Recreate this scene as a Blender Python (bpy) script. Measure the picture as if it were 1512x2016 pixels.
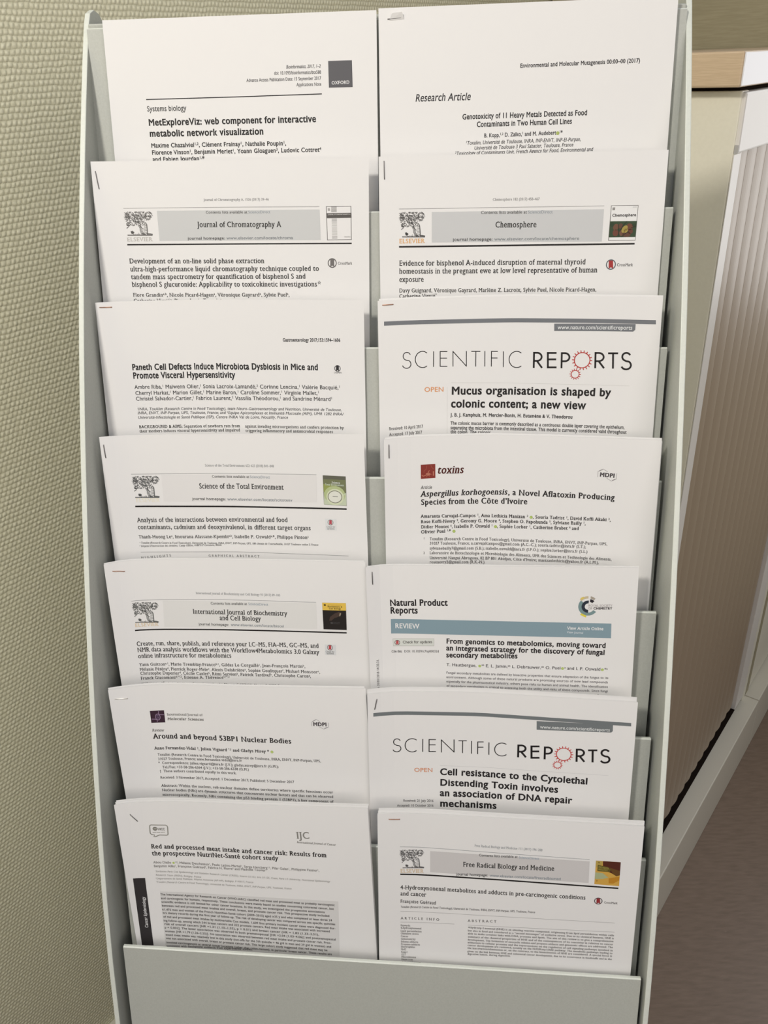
import bpy, bmesh, math, random
import numpy as np
from mathutils import Vector, Matrix
from mathutils.geometry import delaunay_2d_cdt

for o in list(bpy.data.objects):
    bpy.data.objects.remove(o)
S = bpy.context.scene
COL = S.collection

# ------------------------------------------------------------------ camera, world, lights, exposure
EYE = 1.40                                   # height of the camera above the floor, metres
CAM_RIGHT, CAM_DOWN, CAM_FWD = ((0.999227, -0.018695, -0.034584), (-0.039314, -0.475166, -0.879017), (0.000000, 0.879697, -0.475534))
cam_data = bpy.data.cameras.new('camera')
cam_data.sensor_fit = 'VERTICAL'
cam_data.sensor_height = 24.0
cam_data.lens = 24.0 * 1650.0 / 2016.0
cam_data.clip_start = 0.02
cam = bpy.data.objects.new('camera', cam_data)
COL.objects.link(cam)
r_, d_, f_ = Vector(CAM_RIGHT), Vector(CAM_DOWN), Vector(CAM_FWD)
m3 = Matrix((r_, -d_, -f_)).transposed()
cam.matrix_world = Matrix.Translation((0, 0, EYE)) @ m3.to_4x4()
S.camera = cam

S.view_settings.view_transform = 'Standard'
S.view_settings.look = 'None'
S.view_settings.exposure = -0.20
S.view_settings.gamma = 1.0

# the magazine rack stands at a slight angle: its frame (x along the shelves, y to its back, z up), millimetres
RACK = Matrix(((0.994753, 0.102075, 0.006895), (-0.101979, 0.994701, -0.013051), (-0.008190, 0.012279, 0.999891)))
def rw(x, b, z):
    return RACK @ (Vector((x, b, z)) / 1000.0) + Vector((0, 0, EYE))

world = bpy.data.worlds.new('daylight')
world.use_nodes = True
S.world = world
wn, wl = world.node_tree.nodes, world.node_tree.links
w_tc = wn.new('ShaderNodeTexCoord'); w_sep = wn.new('ShaderNodeSeparateXYZ'); w_map = wn.new('ShaderNodeMapRange'); w_mix = wn.new('ShaderNodeMix')
w_mix.data_type = 'RGBA'
wl.new(w_tc.outputs['Generated'], w_sep.inputs[0]); wl.new(w_sep.outputs['Z'], w_map.inputs['Value'])
w_map.inputs['From Min'].default_value = -0.2; w_map.inputs['From Max'].default_value = 0.8
w_mix.inputs['A'].default_value = (1.0, 0.96, 0.91, 1)          # warm light from the room around
w_mix.inputs['B'].default_value = (0.68, 0.84, 1.20, 1)         # cooler light from above
wl.new(w_map.outputs['Result'], w_mix.inputs['Factor']); wl.new(w_mix.outputs['Result'], wn['Background'].inputs[0])
wn['Background'].inputs[1].default_value = 0.31

def area_light(name, loc, target, size_x, size_y, power, color):
    ld = bpy.data.lights.new(name, 'AREA')
    ld.shape = 'RECTANGLE'
    ld.size, ld.size_y = size_x, size_y
    ld.energy = power
    ld.color = color
    lo = bpy.data.objects.new(name, ld)
    COL.objects.link(lo)
    lo.location = loc
    lo.rotation_euler = (Vector(target) - Vector(loc)).to_track_quat('-Z', 'Y').to_euler()
    return lo
KEY_TARGET = rw(-60, 560, -250)
def from_target(azimuth, elevation, dist):       # degrees left of the rack's front, degrees up, millimetres
    a, e = math.radians(azimuth), math.radians(elevation)
    return rw(-60 - dist * math.sin(a) * math.cos(e), 560 - dist * math.cos(a) * math.cos(e), -250 + dist * math.sin(e))
area_light('ceiling_lamp_light', from_target(30, 46, 1500), rw(-110, 560, -60), 0.17, 0.17, 15.5, (1.0, 0.94, 0.86))
area_light('room_bounce_fill', from_target(-28, 20, 1700), rw(-80, 600, -60), 1.4, 1.0, 12.0, (1.0, 0.90, 0.785))  # added soft panel, unseen, for warm light bounced off the room
WINDOW_LIGHT = 12.0

# ------------------------------------------------------------------ what is printed on each sheet (millimetres from its top left corner)
PAGES={
 'L1':dict(P0=[-270.19, 707.32, 21.6],rho=0.00228,W=206.31,fl=130,d=0,w=0),
 'R1':dict(P0=[-62.34, 707.13, 23.02],rho=0.00554,W=212.36,fl=130,d=0,w=0),
 'L2':dict(P0=[-282.09, 666.74, -71.71],rho=-0.00730,W=213.17,fl=130,d=0,w=0),
 'R2':dict(P0=[-61.56, 667.09, -72.39],rho=0.00343,W=209.40,fl=130,d=0,w=0),
 'L3':dict(P0=[-282.12, 626.29, -168.9],rho=0.00324,W=209.91,fl=130,d=0,w=[0.0, 0.46, 0.84, 1.08, 1.24, 1.38, 1.53, 1.65, 1.7, 1.66, 1.58, 1.49, 1.41, 1.31, 1.17, 0.98, 0.79, 0.59, 0.39, 0.2, 0.0]),
 'R3':dict(P0=[-61.61, 625.86, -168.52],rho=0.00695,W=209.77,fl=130,d=0,w=[0.0, 0.46, 0.87, 1.17, 1.37, 1.54, 1.72, 1.89, 2.06, 2.18, 2.18, 2.06, 1.91, 1.76, 1.61, 1.42, 1.17, 0.88, 0.58, 0.29, 0.0]),
 'L4':dict(P0=[-280.34, 585.85, -263.83],rho=0.01822,W=209.12,fl=130,d=[3.82, 1.84, 0.57, 0.11, -0.05, -0.19, -0.33, -0.47, -0.61, -0.68, -0.56, -0.27, 0.06, 0.4, 0.74, 1.13, 1.63, 2.17, 2.72, 3.27, 3.82],w=[0.0, 0.34, 0.55, 0.63, 0.65, 0.68, 0.7, 0.73, 0.75, 0.76, 0.74, 0.69, 0.64, 0.58, 0.52, 0.45, 0.37, 0.28, 0.19, 0.09, 0.0]),
 'R4':dict(P0=[-55.72, 584.42, -263.33],rho=0.00802,W=206.30,fl=130,d=[3.82, 2.38, 1.35, 0.78, 0.4, 0.02, -0.36, -0.63, -0.64, -0.41, -0.11, 0.19, 0.49, 0.82, 1.21, 1.64, 2.07, 2.51, 2.95, 3.39, 3.82],w=[0.0, 0.94, 1.61, 1.98, 2.23, 2.47, 2.72, 2.89, 2.9, 2.75, 2.56, 2.36, 2.17, 1.95, 1.7, 1.42, 1.14, 0.85, 0.57, 0.28, 0.0]),
 'L5':dict(P0=[-279.05, 544.9, -356.52],rho=0.03321,W=209.77,fl=130,d=[3.82, 1.33, -0.01, -0.52, -0.68, -0.57, -0.39, -0.21, -0.01, 0.23, 0.5, 0.77, 1.04, 1.32, 1.64, 2.0, 2.36, 2.73, 3.09, 3.46, 3.82],w=[0.0, 1.3, 2.0, 2.27, 2.35, 2.3, 2.2, 2.11, 2.0, 1.88, 1.74, 1.6, 1.46, 1.31, 1.14, 0.95, 0.76, 0.57, 0.38, 0.19, 0.0]),
 'R5':dict(P0=[-68.77, 542.53, -352.11],rho=0.02362,W=205.58,fl=130,d=[3.82, 0.65, -0.61, -0.57, -0.31, -0.05, 0.22, 0.48, 0.74, 1.0, 1.26, 1.52, 1.78, 2.04, 2.3, 2.55, 2.81, 3.06, 3.32, 3.57, 3.82],w=[-0.0, 0.23, 0.33, 0.32, 0.3, 0.28, 0.26, 0.25, 0.23, 0.21, 0.19, 0.17, 0.15, 0.13, 0.11, 0.09, 0.07, 0.06, 0.04, 0.02, 0.0]),
 'L6':dict(P0=[-278.45, 504.54, -451.1],rho=0.04493,W=210.06,fl=130,d=[3.82, 2.12, 0.71, -0.17, -0.6, -0.64, -0.34, 0.05, 0.45, 0.85, 1.23, 1.57, 1.85, 2.1, 2.35, 2.59, 2.84, 3.09, 3.33, 3.58, 3.82],w=[0.0, 0.86, 1.56, 2.0, 2.22, 2.24, 2.09, 1.89, 1.69, 1.49, 1.3, 1.13, 0.99, 0.87, 0.74, 0.62, 0.49, 0.37, 0.25, 0.12, 0.0]),
 'R6':dict(P0=[-66.92, 502.53, -444.22],rho=0.00725,W=206.95,fl=130,d=[3.82, 2.09, 0.89, 0.36, 0.11, -0.12, -0.35, -0.57, -0.68, -0.53, -0.17, 0.25, 0.66, 1.07, 1.48, 1.88, 2.27, 2.66, 3.05, 3.44, 3.82],w=[0.0, 0.72, 1.21, 1.44, 1.54, 1.63, 1.73, 1.82, 1.86, 1.8, 1.65, 1.48, 1.31, 1.14, 0.97, 0.81, 0.64, 0.48, 0.32, 0.16, 0.0]),
 'L7':dict(P0=[-274.94, 464.43, -537.93],rho=0.03828,W=209.03,fl=130,d=[3.82, 1.56, 0.23, -0.32, -0.61, -0.66, -0.41, 0.0, 0.43, 0.85, 1.25, 1.58, 1.84, 2.09, 2.34, 2.59, 2.83, 3.08, 3.33, 3.58, 3.82],w=[-0.0, 0.2, 0.32, 0.37, 0.4, 0.4, 0.38, 0.34, 0.3, 0.27, 0.23, 0.2, 0.18, 0.16, 0.13, 0.11, 0.09, 0.07, 0.04, 0.02, 0.0]),
 'R7':dict(P0=[-58.11, 461.1, -531.02],rho=-0.00053,W=206.49,fl=130,d=[1.92, 1.14, 0.37, -0.2, -0.34, -0.18, 0.06, 0.29, 0.52, 0.73, 0.87, 0.98, 1.09, 1.19, 1.3, 1.4, 1.51, 1.61, 1.71, 1.82, 1.92],w=[0.0, 0.0, 0.0, 0.0, -0.0, 0.0, 0.0, 0.0, 0.0, 0.0, 0.0, 0.0, 0.0, 0.0, 0.0, 0.0, 0.0, 0.0, 0.0, 0.0, 0.0]),
}
ITEMS={
 'L1':[
  ('t','journal_header','si','Bioinformatics, 2017, 1–2',138.23,36.54,164.24,36.62,2.22,'3c3a3a',0),
  ('t','journal_header','s','doi: 10.1093/bioinformatics/btx588',128.88,40.49,164.41,40.69,2.23,'3c3a3a',0),
  ('t','journal_header','s','Advance Access Publication Date: 15 September 2017',107.54,44.8,164.28,44.76,2.25,'3c3a3a',0),
  ('t','journal_header','s','Applications Note',145.55,48.75,164.3,48.85,2.25,'3c3a3a',0),
  ('l','journal_header',[(28.9,54.8),(96.75,54.8),(164.56,54.43)],0.67,'1c1a1c',0),
  ('t','journal_header','s','Systems biology',28.91,63.11,59.81,63.32,3.68,'3a3938',0),
  ('t','title_text','sb','MetExploreViz: web component for interactive',29.22,73.13,159.79,73.61,4.5,'1c1918',0),
  ('t','title_text','sb','metabolic network visualization',29.43,81.01,119.08,81.38,4.54,'1c1918',0),
  ('t','author_list','sm','Maxime Chazalviel^1,2^, Clément Frainay^1^, Nathalie Poupin^1^,',29.81,88.82,136.08,89.45,3.05,'1c1918',0),
  ('t','author_list','sm','Florence Vinson^1^, Benjamin Merlet^1^, Yoann Gloaguen^3^, Ludovic Cottret^4^',29.98,93.86,162.86,94.56,3.05,'1c1918',0),
  ('t','author_list','sm','and Fabien Jourdan^1,^*',30.16,98.78,71.57,98.92,3.09,'1c1918',0),
  ('p','publisher_logo',[(169.93,32.34),(187.69,32.34),(187.9,50.41),(169.99,50.33)],'59585b',0),
  ('t','publisher_logo','r','OXFORD',172.11,48.27,185.75,48.11,2.24,'e8e4e2',1),
 ],
 'R1':[
  ('t','journal_header','sm','Environmental and Molecular Mutagenesis 00:00–00 (2017)',103.22,42.25,188.88,41.4,2.69,'2c2a2c',0),
  ('t','section_heading','si','Research Article',26.6,62.54,67.71,62.65,4.94,'2c2a2c',0),
  ('t','title_text','sm','Genotoxicity of 11 Heavy Metals Detected as Food',61.64,75.66,153.14,75.22,3.56,'211f20',0),
  ('t','title_text','sm','Contaminants in Two Human Cell Lines',72.4,81.11,142.33,80.79,3.58,'211f20',0),
  ('t','author_list','sm','B. Kopp,^1,2^ D. Zalko,^1^ and M. Audebert◉^1^*',77.96,88.47,135.83,87.77,2.66,'2c2a2c',0),
  ('t','affiliations','si','^1^Toxalim, Université de Toulouse, INRA, INP-ENVT, INP-EI-Purpan,',64.42,93.18,149.4,92.65,2.52,'383638',0),
  ('t','affiliations','si','Université de Toulouse 3 Paul Sabatier, Toulouse, France',70.79,96.83,144.08,96.27,2.53,'383638',0),
  ('t','affiliations','si','^2^Toxicology of Contaminants Unit, French Agency for Food, Environmental and',56.46,100.3,158.61,99.77,2.53,'383638',0),
  ('s',(6.81,7.23),(16.98,6.7),'dark'),
 ],
 'L2':[
  ('t','journal_header','r','Journal of Chromatography A, 1526 (2017) 39–46',86.55,28.95,136.98,28.89,1.81,'8c8986',0),
  ('l','journal_header',[(22.83,33.73),(97.06,33.5),(175.52,33.46)],0.31,'8a8784',0),
  ('p','journal_header',[(49.21,35.73),(175.62,35.54),(176.03,57.56),(49.66,57.7)],'c6c4c0',0),
  ('t','journal_header','s','Contents lists available at',87.51,37.94,120.02,37.99,1.83,'45433f',1),
  ('t','journal_header','s','ScienceDirect',120.62,37.99,137.67,37.96,1.82,'8d9296',1),
  ('t','journal_header','r','Journal of Chromatography A',80.62,47.81,145.89,47.97,3.96,'262421',1),
  ('t','journal_header','s','journal homepage:',72.17,56.91,101.7,56.87,2.01,'33312f',1),
  ('t','journal_header','s','www.elsevier.com/locate/chroma',102.77,56.88,154.65,56.78,1.99,'75787a',1),
  ('e','publisher_logo',[(23.24,36),(45.94,36.14),(44.53,53.8),(21.64,53.71)],'77736f',0),
  ('t','publisher_logo','r','ELSEVIER',23.76,58.04,44.21,57.82,2.89,'b9b3ab',0),
  ('l','journal_header',[(23.54,60.5),(110.86,60.19),(199.83,60.04)],1,'171311',0),
  ('p','cover_picture',[(180.58,33.35),(199.7,33.2),(199.86,57.5),(180.98,57.72)],'6a6662',0),
  ('p','cover_picture',[(181.09,33.77),(199.25,33.61),(199.41,57.07),(181.44,57.29)],'e2ddd8',1),
  ('p','cover_picture',[(180.78,38.21),(199.79,38.05),(199.89,41.66),(180.85,41.84)],'55504b',2),
  ('t','cover_picture','sb','JOURNAL OF CHROMATOGRAPHY A',181.94,39.61,199.03,39.43,0.83,'bdb8b2',3),
  ('l','cover_picture',[(184.58,33.79),(188.73,33.77)],0.36,'7f7b76',2),
  ('l','cover_picture',[(184.57,34.49),(188.72,34.46)],0.36,'6f6b66',2),
  ('l','cover_picture',[(184.55,35.18),(188.71,35.15)],0.36,'8a8681',2),
  ('l','cover_picture',[(184.54,35.87),(188.7,35.84)],0.36,'7f7b76',2),
  ('l','cover_picture',[(184.53,36.57),(188.69,36.54)],0.36,'6f6b66',2),
  ('l','cover_picture',[(184.52,37.26),(188.68,37.23)],0.36,'8a8681',2),
  ('l','cover_picture',[(184.72,42.42),(188.74,42.38)],0.36,'8a8681',2),
  ('l','cover_picture',[(184.73,43.23),(188.75,43.19)],0.36,'8a8681',2),
  ('l','cover_picture',[(184.73,44.04),(188.76,44)],0.36,'8a8681',2),
  ('l','cover_picture',[(184.74,44.85),(188.77,44.81)],0.36,'b5b1ab',2),
  ('l','cover_picture',[(184.75,45.66),(188.77,45.62)],0.36,'b5b1ab',2),
  ('l','cover_picture',[(184.75,46.47),(188.78,46.43)],0.36,'b5b1ab',2),
  ('l','cover_picture',[(184.76,47.28),(188.79,47.25)],0.36,'b5b1ab',2),
  ('l','cover_picture',[(184.77,48.1),(188.8,48.06)],0.36,'b5b1ab',2),
  ('l','cover_picture',[(184.78,48.91),(188.81,48.87)],0.36,'b5b1ab',2),
  ('l','cover_picture',[(184.78,49.72),(188.82,49.69)],0.37,'b5b1ab',2),
  ('l','cover_picture',[(184.79,50.54),(188.83,50.5)],0.37,'b5b1ab',2),
  ('l','cover_picture',[(184.8,51.35),(188.84,51.32)],0.37,'b5b1ab',2),
  ('l','cover_picture',[(184.81,52.17),(188.85,52.13)],0.37,'b5b1ab',2),
  ('l','cover_picture',[(184.81,52.99),(188.85,52.95)],0.37,'b5b1ab',2),
  ('l','cover_picture',[(184.82,53.8),(188.86,53.76)],0.37,'b5b1ab',2),
  ('l','cover_picture',[(184.83,54.62),(188.87,54.58)],0.37,'b5b1ab',2),
  ('l','cover_picture',[(184.84,55.44),(188.88,55.4)],0.37,'8a8681',2),
  ('l','cover_picture',[(184.84,56.26),(188.89,56.22)],0.37,'8a8681',2),
  ('p','cover_picture',[(181.89,34.75),(183.52,34.76),(183.64,36.56),(182,36.55)],'a19c97',2),
  ('t','cover_picture','r','ScienceDirect',194.2,55.65,199.13,55.66,0.85,'8a8681',2),
  ('t','title_text','r','Development of an on-line solid phase extraction',24.18,74.49,131.8,74.48,3.73,'2b2927',0),
  ('t','title_text','r','ultra-high-performance liquid chromatography technique coupled to',24.28,80.51,174.47,80.15,3.74,'2b2927',0),
  ('t','title_text','r','tandem mass spectrometry for quantification of bisphenol S and',24.55,86.42,163.82,85.94,3.76,'2b2927',0),
  ('t','title_text','r','bisphenol S glucuronide: Applicability to toxicokinetic investigations^☆^',24.68,92.21,175.73,91.76,3.78,'2b2927',0),
  ('t','author_list','r','Flore Grandin^a,b^, Nicole Picard-Hagen^a^, Véronique Gayrard^a^, Sylvie Puel^a^,',24.97,99.82,150.69,99.42,2.87,'35332f',0),
  ('t','author_list','r','Catherine Viguié^a^, Pierre-Louis Toutain^a^',25.06,104.32,96.46,103.98,2.89,'35332f',0),
  ('d','check_badge',(184.58,74.4),(3.47,3.58),0.8,0,360,0,'67625f',0),
  ('p','check_badge',[(183.17,71.6),(186.09,71.61),(186.09,77.35),(184.55,76.2),(182.96,77.34)],'6f6a66',1),
  ('t','check_badge','r','CrossMark',188.94,75.55,199.95,75.57,2.01,'55524f',0),
  ('s',(3.29,7.1),(4.98,19.52),'dark'),
 ],
 'R2':[
  ('t','journal_header','r','Chemosphere 182 (2017) 458–467',84.66,32.22,119.03,32.4,1.88,'8c8986',0),
  ('l','journal_header',[(14.91,36.71),(90.93,36.98),(166.12,37.12)],0.32,'8a8784',0),
  ('p','journal_header',[(39.45,39.33),(166.11,39.43),(165.81,62.06),(39.55,61.03)],'c4c2bf',0),
  ('t','journal_header','s','Contents lists available at',76.09,41.27,110.07,41.54,2.05,'45433f',1),
  ('t','journal_header','s','ScienceDirect',110.69,41.55,128.85,41.71,2.04,'8d9296',1),
  ('t','journal_header','r','Chemosphere',86.98,51.01,117.64,51.33,4.12,'262421',1),
  ('t','journal_header','s','journal homepage:',55.4,60.21,85.35,60.33,2.09,'33312f',1),
  ('t','journal_header','s','www.elsevier.com/locate/chemosphere',86.44,60.35,149.28,60.64,2.08,'75787a',1),
  ('e','publisher_logo',[(14.9,38.77),(34.46,39.1),(34.5,57.22),(14.78,56.93)],'605d5a',0),
  ('t','publisher_logo','r','ELSEVIER',14.91,61.29,34.35,61.26,3.15,'d9a468',0),
  ('l','journal_header',[(14.74,63.85),(99.42,63.95),(189.89,64.01)],1.19,'171311',0),
  ('p','cover_picture',[(171.06,36.96),(190.76,37.04),(190.28,61.74),(170.48,61.54)],'77736e',0),
  ('p','cover_picture',[(171.49,37.31),(190.38,37.43),(189.93,61.36),(171.01,61.2)],'e4dfda',1),
  ('t','cover_picture','sb','Chemosphere',172.32,44.77,189.63,44.74,1.85,'2a2623',2),
  ('p','cover_picture',[(172.16,38.42),(174.14,38.32),(174.08,40.28),(172.18,40.38)],'8f8a85',2),
  ('t','cover_picture','s','chemosphere',186.75,38.54,189.78,38.51,0.37,'6b6661',2),
  ('p','cover_picture',[(171.07,48),(190.41,48.04),(190.16,59.29),(170.76,59.27)],'35452e',2),
  ('d','cover_picture',(175.44,52.16),(1.92,2.38),0,0,360,20,'6a4936',3),
  ('d','cover_picture',(175.42,56.15),(2.06,2.4),0,0,360,0,'6a3d2e',3),
  ('d','cover_picture',(178.95,51.42),(1.65,1.85),0,0,360,0,'5e3f31',3),
  ('d','cover_picture',(179.82,56.21),(1.64,2.13),0,0,360,0,'6c4a38',3),
  ('d','cover_picture',(185.28,52.05),(2.47,2.38),0,0,360,0,'68402f',3),
  ('d','cover_picture',(186.05,55.24),(1.92,1.86),0,0,360,0,'613a2c',3),
  ('d','cover_picture',(183.46,57.33),(3.01,1.87),0,0,360,0,'5f3d30',3),
  ('d','cover_picture',(181.83,53.59),(1.78,2.92),0,0,360,35,'a08a45',5),
  ('d','cover_picture',(182.73,54.66),(1.37,1.59),0,0,360,35,'a89247',5),
  ('d','cover_picture',(172.58,50.27),(1.37,1.59),0,0,360,0,'2c3b27',3),
  ('d','cover_picture',(188.76,51.05),(1.64,1.33),0,0,360,0,'2e3d28',3),
  ('l','cover_picture',[(177.24,50.34),(178.07,58.85)],0.53,'2b2a1e',4),
  ('l','cover_picture',[(183.37,48.06),(180.32,51.45),(178.38,55.13)],0.48,'2b2a1e',4),
  ('l','cover_picture',[(184.96,55.23),(181.81,57.3),(179.74,59.14)],0.48,'2b2a1e',4),
  ('l','cover_picture',[(190.17,51.6),(186.43,52.86)],0.37,'2b2a1e',4),
  ('t','title_text','r','Evidence for bisphenol A-induced disruption of maternal thyroid',14.81,77.67,155.12,78.27,3.88,'2b2927',0),
  ('t','title_text','r','homeostasis in the pregnant ewe at low level representative of human',14.77,83.49,164.06,84.23,3.89,'2b2927',0),
  ('t','title_text','r','exposure',14.73,89.65,33.77,89.69,3.95,'2b2927',0),
  ('t','author_list','r','Davy Guignard, Véronique Gayrard, Marlène Z. Lacroix, Sylvie Puel, Nicole Picard-Hagen,',14.68,97.4,164.09,98.01,2.97,'35332f',0),
  ('t','author_list','r','Catherine Viguié^*^',14.65,101.76,43.57,101.54,3,'35332f',0),
  ('d','check_badge',(173.53,78.64),(3.67,3.74),0.8,0,360,0,'5b6064',0),
  ('p','check_badge',[(171.81,75.71),(174.89,75.74),(175.38,81.73),(173.65,80.51),(172.07,81.69)],'a03230',1),
  ('t','check_badge','r','CrossMark',178.05,79.89,189.65,80.02,2.1,'55524f',0),
  ('s',(4,3.22),(4.16,15.61),'dark'),
 ],
 'L3':[
  ('t','journal_header','sb','Gastroenterology 2017;153:1594–1606',146.69,31.36,191.4,30.92,2.5,'2a2728',0),
  ('t','title_text','sb','Paneth Cell Defects Induce Microbiota Dysbiosis in Mice and',24.79,52.83,173.61,52.8,4.66,'1f1c1c',0),
  ('t','title_text','sb','Promote Visceral Hypersensitivity',24.94,59.4,107.58,59.32,4.7,'1f1c1c',0),
  ('d','check_badge',(188.59,51.23),(2.43,2.53),0.8,0,360,0,'2a2728',0),
  ('p','check_badge',[(187.62,49.27),(189.66,49.24),(189.63,53.3),(188.56,52.5),(187.44,53.33)],'2a2728',1),
  ('t','check_badge','s','CrossMark',185.75,55.01,191.69,54.93,1.05,'4a4848',0),
  ('t','author_list','s','Ambre Riba,^1^ Maïwenn Olier,^1^ Sonia Lacroix-Lamandé,^2^ Corinne Lencina,^1^ Valérie Bacquié,^1^',25.26,67.55,190.45,67.44,2.97,'3a3838',0),
  ('t','author_list','s','Cherryl Harkat,^1^ Marion Gillet,^1^ Marine Baron,^1^ Caroline Sommer,^1^ Virginie Mallet,^1^',25.43,72.33,173.74,71.94,2.98,'3a3838',0),
  ('t','author_list','s','Christel Salvador-Cartier,^1^ Fabrice Laurent,^2^ Vassilia Théodorou,^1^ and Sandrine Ménard^1^',25.48,76.83,184.06,76.5,2.99,'3a3838',0),
  ('t','affiliations','si','^1^INRA, ToxAlim (Research Centre in Food Toxicology), team Neuro-Gastroenterology and Nutrition, Université de Toulouse,',25.85,84.62,191.09,84.35,2.13,'454343',0),
  ('t','affiliations','si','INRA, ENVT, INP-Purpan, UPS, Toulouse, France; and ^2^Equipe Apicomplexes et Immunité Mucosale (AIM), UMR 1282 INRA/',25.87,87.74,192.39,87.71,2.13,'454343',0),
  ('t','affiliations','si','Université-Infectiologie et Santé Publique (ISP), Centre INRA Val de Loire, Nouzilly, France',25.84,91.35,148.18,90.99,2.14,'454343',0),
  ('t','abstract_text','r','~BACKGROUND & AIMS:~ Separation of newborn rats from',26.07,99.07,109.11,98.21,2.35,'35332f',0),
  ('t','abstract_text','r','their mothers induces visceral hypersensitivity and impaired',26.06,102.55,108.91,101.49,2.36,'35332f',0),
  ('t','abstract_text','r','against invading microorganisms and confers protection by',113.21,98.33,192.42,98.69,2.33,'35332f',0),
  ('t','abstract_text','r','triggering inflammatory and antimicrobial responses',113.32,101.91,183.8,101.93,2.34,'35332f',0),
  ('s',(3.46,3.76),(13.18,3.94),'copper'),
 ],
 'R3':[
  ('p','masthead',[(4.64,15.44),(205.77,16.28),(205.99,19.27),(4.6,18.52)],'6f6f71',0),
  ('p','masthead',[(131.95,19.79),(191.39,19.38),(191.37,23.6),(132.13,24.03)],'6f6f71',0),
  ('p','masthead',[(132.12,23.88),(191.36,23.45),(189.94,24.84),(132.17,25.09)],'6f6f71',0),
  ('t','masthead','s','www.nature.com/scientificreports',134.58,23.87,189.25,23.49,2.72,'d8d4d0',1),
  ('l','masthead',[(24.36,40.95),(23.68,39.96),(22.69,39.33),(21.54,39.15),(20.44,39.45),(19.55,40.18),(19.02,41.23),(18.94,42.43),(19.33,43.57),(20.12,44.48),(21.53,45.16),(23.46,45.52),(24.26,46.3),(24.75,47.28),(24.87,48.35),(24.6,49.39),(23.97,50.27),(23.06,50.89),(21.97,51.19),(20.83,51.12),(19.76,50.7),(18.9,49.96),(18.34,49.01)],0.63,'1c1716',0),
  ('l','masthead',[(37.21,40.15),(36.21,39.45),(35.11,38.98),(33.94,38.78),(32.76,38.86),(31.63,39.2),(30.6,39.8),(29.71,40.63),(29,41.64),(28.5,42.81),(28.25,44.07),(28.24,45.37),(28.49,46.65),(28.97,47.84),(29.67,48.91),(30.56,49.79),(31.6,50.45),(32.73,50.86),(33.91,50.99),(35.09,50.85),(36.2,50.43),(37.21,49.77)],0.62,'1c1716',0),
  ('l','masthead',[(42.23,38.98),(42.18,50.64)],0.63,'1c1716',0),
  ('l','masthead',[(47.19,38.96),(47.24,50.61)],0.62,'1c1716',0),
  ('l','masthead',[(46.88,39.26),(52.58,39.38)],0.62,'1c1716',0),
  ('l','masthead',[(46.9,44.18),(52.38,44.29)],0.62,'1c1716',0),
  ('l','masthead',[(46.92,50.29),(52.65,50.4)],0.62,'1c1716',0),
  ('l','masthead',[(56.86,39.04),(56.96,50.66)],0.62,'1c1716',0),
  ('l','masthead',[(56.87,39.35),(67.14,50.55)],0.62,'1c1716',0),
  ('l','masthead',[(67,39.26),(67.15,50.86)],0.62,'1c1716',0),
  ('l','masthead',[(70.75,39.65),(77.6,39.79)],0.62,'1c1716',0),
  ('l','masthead',[(74.17,39.41),(74.22,50.99)],0.62,'1c1716',0),
  ('l','masthead',[(80.95,39.56),(81.1,51.12)],0.62,'1c1716',0),
  ('l','masthead',[(85.92,39.66),(86.04,51.21)],0.62,'1c1716',0),
  ('l','masthead',[(85.62,39.96),(90.67,40.05)],0.61,'1c1716',0),
  ('l','masthead',[(85.72,44.84),(90.58,44.93)],0.62,'1c1716',0),
  ('l','masthead',[(94.8,40.07),(95.02,51.73)],0.62,'1c1716',0),
  ('l','masthead',[(108.37,41.4),(107.33,40.72),(106.18,40.3),(104.98,40.13),(103.79,40.23),(102.64,40.6),(101.6,41.21),(100.72,42.05),(100.03,43.07),(99.56,44.23),(99.34,45.48),(99.37,46.76),(99.66,48.01),(100.19,49.18),(100.94,50.21),(101.88,51.06),(102.95,51.69),(104.12,52.06),(105.33,52.17),(106.53,51.99),(107.66,51.56),(108.66,50.88)],0.62,'1c1716',0),
  ('l','masthead',[(117.81,40.47),(117.95,52.37)],1.37,'1c1716',0),
  ('l','masthead',[(117.56,41.15),(120.16,41.13),(120.74,41.17),(121.72,41.46),(122.57,42.01),(123.19,42.75),(123.54,43.63),(123.57,44.55),(123.29,45.43),(122.72,46.19),(121.91,46.75),(120.95,47.05),(120.37,47.1),(117.77,47.12)],1.36,'1c1716',0),
  ('l','masthead',[(120.15,47.1),(124.18,52.32)],1.36,'1c1716',0),
  ('l','masthead',[(128.07,40.53),(128.55,52.55)],1.36,'1c1716',0),
  ('l','masthead',[(127.42,41.21),(134.56,41.17)],1.35,'1c1716',0),
  ('l','masthead',[(127.6,45.93),(134.47,45.89)],1.36,'1c1716',0),
  ('l','masthead',[(127.83,51.88),(135,51.83)],1.36,'1c1716',0),
  ('l','masthead',[(138.46,40.6),(138.71,52.48)],1.36,'1c1716',0),
  ('l','masthead',[(138.22,41.28),(140.8,41.26),(141.38,41.3),(142.36,41.59),(143.2,42.14),(143.83,42.88),(144.19,43.75),(144.23,44.68),(143.96,45.56),(143.4,46.31),(142.6,46.87),(141.64,47.17),(141.07,47.22),(138.48,47.24)],1.36,'1c1716',0),
  ('l','masthead',[(163.36,40.23),(163.74,52.22)],1.36,'1c1716',0),
  ('l','masthead',[(163.12,40.91),(165.86,40.86),(166.47,40.9),(167.51,41.18),(168.41,41.72),(169.08,42.47),(169.46,43.35),(169.51,44.28),(169.23,45.17),(168.65,45.94),(167.81,46.51),(166.8,46.83),(166.2,46.89),(163.45,46.93)],1.35,'1c1716',0),
  ('l','masthead',[(165.97,46.89),(170.28,52.11)],1.36,'1c1716',0),
  ('l','masthead',[(172.61,41),(179.98,40.87)],1.35,'1c1716',0),
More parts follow.
